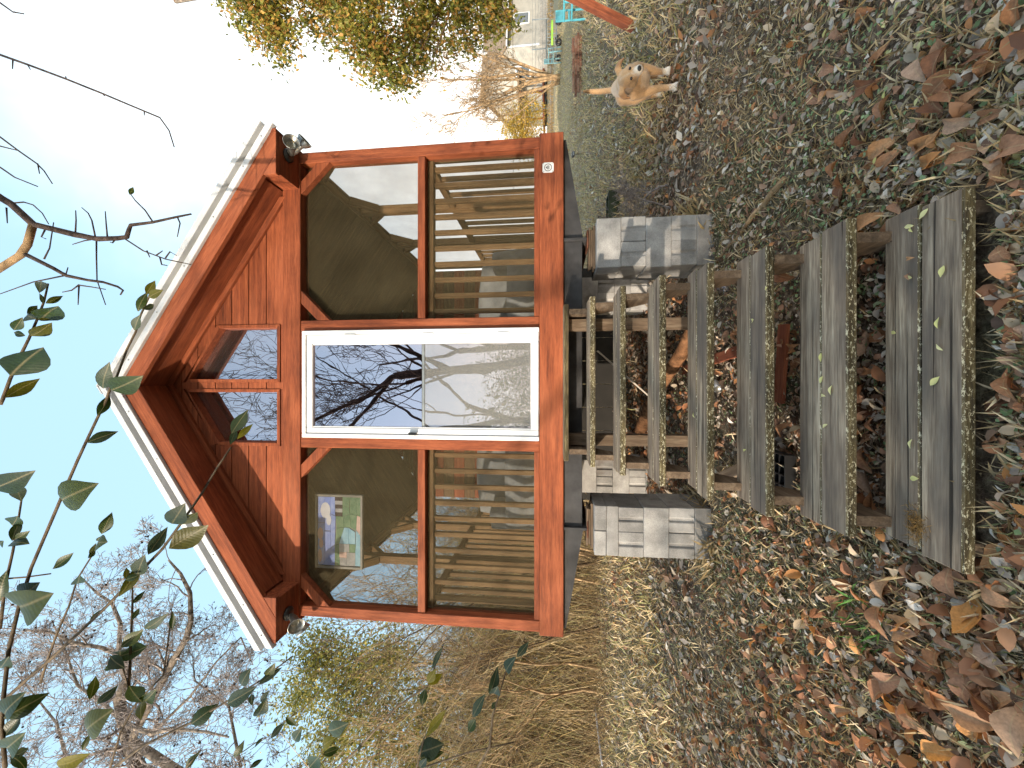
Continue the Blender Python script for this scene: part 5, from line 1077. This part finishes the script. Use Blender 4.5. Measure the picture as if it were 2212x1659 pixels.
tuft(2130, 420, 60, .10, 'golden straw at the end of the lowest step'); tuft(2180, 330, 50, .10, 'golden straw at the near picture edge'); tuft(2190, 1020, 22, .10, 'pale straw before the lowest step'); tuft(1870, 1330, 70, .10, 'green grass tuft on the brush side', [(.08, .20, .05), (.12, .24, .07)], .06)
# ---- the larger fallen leaves, one by one
BM_ = [leaf_mesh('leaf', leaf_f(.23, .20, .26, .14, .02), M['brownleaf']), leaf_mesh('leaf', leaf_f(.26, .12, .34, -.10, .015), M['brownleaf']), leaf_mesh('leaf', leaf_f(.20, .28, .14, .25, .0), M['brownleaf']), leaf_mesh('leaf', leaf_f(.27, .16, -.14, .10, .03), M['brownleaf'])]
def drop(p, L, me, name, label, group, yaw=None, tilt=.28, cat='leaf'):
    m = Matrix.Translation(p) @ Matrix.Rotation(random.uniform(0, 6.283) if yaw is None else yaw, 4, 'Z') @ Matrix.Rotation(random.gauss(0, tilt), 4, 'Y') @ Matrix.Rotation(random.gauss(0, tilt), 4, 'X') @ Matrix.Scale(L, 4)
    o = bpy.data.objects.new(name, me); COL.objects.link(o); o.matrix_basis = m; return tag(o, label, cat, group)
random.seed(17); cnt = 0
spots = []
while len(spots) < 240:
    x = 1560+670*random.random()**.6; y = random.uniform(-10, 1670)
    if random.random() > .25+.75*((x-1500)/700): continue
    spots.append((x, y))
for (x, y) in spots:
    p = on(x, y, lift=.018)
    if abs(p.x-TX) < .66 and 1.22 < p.y < 3.2: side = 'under'
    else: side = 'dog' if p.x > 0 else 'brush'
    if abs(p.x-TX) < .64 and 1.28 < p.y < 1.68: continue
    drop(p, random.uniform(.075, .140), random.choice(BM_), 'fallen_leaf', {'under': 'brown fallen leaf in the shade under the steps', 'dog': 'brown fallen leaf on the grass on the dog side of the steps', 'brush': 'brown fallen leaf on the grass on the brush side of the steps'}[side], {'under': 'fallen leaves under the steps', 'dog': 'fallen leaves on the dog side', 'brush': 'fallen leaves on the brush side'}[side])
for i in range(60):       # drift of orange leaves under the steps
    p = Vector((random.uniform(-.5, .5), random.uniform(1.75, 3.0), 0)); p.z = float(gz(p.x, p.y))+.02+random.random()*.02
    drop(p, random.uniform(.07, .12), random.choice(BM_), 'fallen_leaf', 'brown fallen leaf in the shade under the steps', 'fallen leaves under the steps')
YM = [leaf_mesh('leaf', leaf_f(.25, .04, .05), M['yellowleaf']), leaf_mesh('leaf', leaf_f(.20, .10, .08), M['yellowleaf'])]
for i in range(70):
    p = on(random.uniform(1650, 2230), random.choice([random.uniform(-10, 380), random.uniform(1200, 1670)]), lift=.02)
    drop(p, random.uniform(.025, .045), random.choice(YM), 'yellow_leaf', 'small yellow green leaf fallen on the grass near the viewer', 'yellow leaves on the grass', cat='leaf')
def ontread(x, y, i): # where the line of sight meets the top of tread i
    z = TREADS[i][1]; a = (x-1106)/FPX; Y = (z-CAM_H)/math.tan(PITCH-math.atan(a)); p = at(x, y, Y); return Vector((p.x, Y, z+.004))
ord_ = ['lowest', 'second', 'third', 'fourth', 'fifth', 'sixth', 'seventh', 'top']
for i, L in ((0, [(2008, 450), (2042, 573), (2028, 710), (2012, 833), (1973, 948), (1968, 1033), (1938, 720), (1973, 600), (1977, 487), (1968, 490), (2040, 757)]), (1, [(1773, 828), (1776, 852), (1799, 832), (1776, 762), (1790, 916)]), (2, [(1630, 690), (1608, 976), (1660, 620)]), (4, [(1500, 890)])):
    for k, (x, y) in enumerate(sorted(L, key=lambda q: q[1])): drop(ontread(x, y, i), random.uniform(.026, .040), random.choice(YM), 'yellow_leaf', 'small pale yellow leaf on the %s tread, %s counted from the dog side end' % (ord_[i], 'first second third fourth fifth sixth seventh eighth ninth tenth last'.split()[k]), 'yellow leaves on the %s tread' % ord_[i], tilt=.12)
for k, (x, y) in enumerate(((1962, 560), (1970, 590))): drop(ontread(x, y, 0), .03, BM_[k], 'fallen_leaf', 'tiny orange brown leaf scrap on the lowest tread', 'orange scraps on the lowest tread', tilt=.2)
p = ontread(1985, 1135, 0); n = 420
q = np.array(p)+rng.normal(0, 1, (n, 3))*np.array([.026, .018, .0]); q[:, 2] += np.abs(rng.normal(0, .006, n))
o = fast_mesh('moss_clump', spread(BLADE[0]*np.array([1, 1.2, 1]), q, eul(rng.uniform(0, 6.28, n), rng.normal(-.5, .5, n), rng.normal(0, .6, n)), rng.uniform(.012, .03, n)), spread_f(BLADE[1], 4, n), M['leafstuff'], np.repeat(np.array([(.20, .12, .04)])*rng.uniform(.5, 1.5, (n, 1)), 4, 0))
tag(o, 'rusty brown moss clump on the lowest tread', 'moss', kind='stuff')
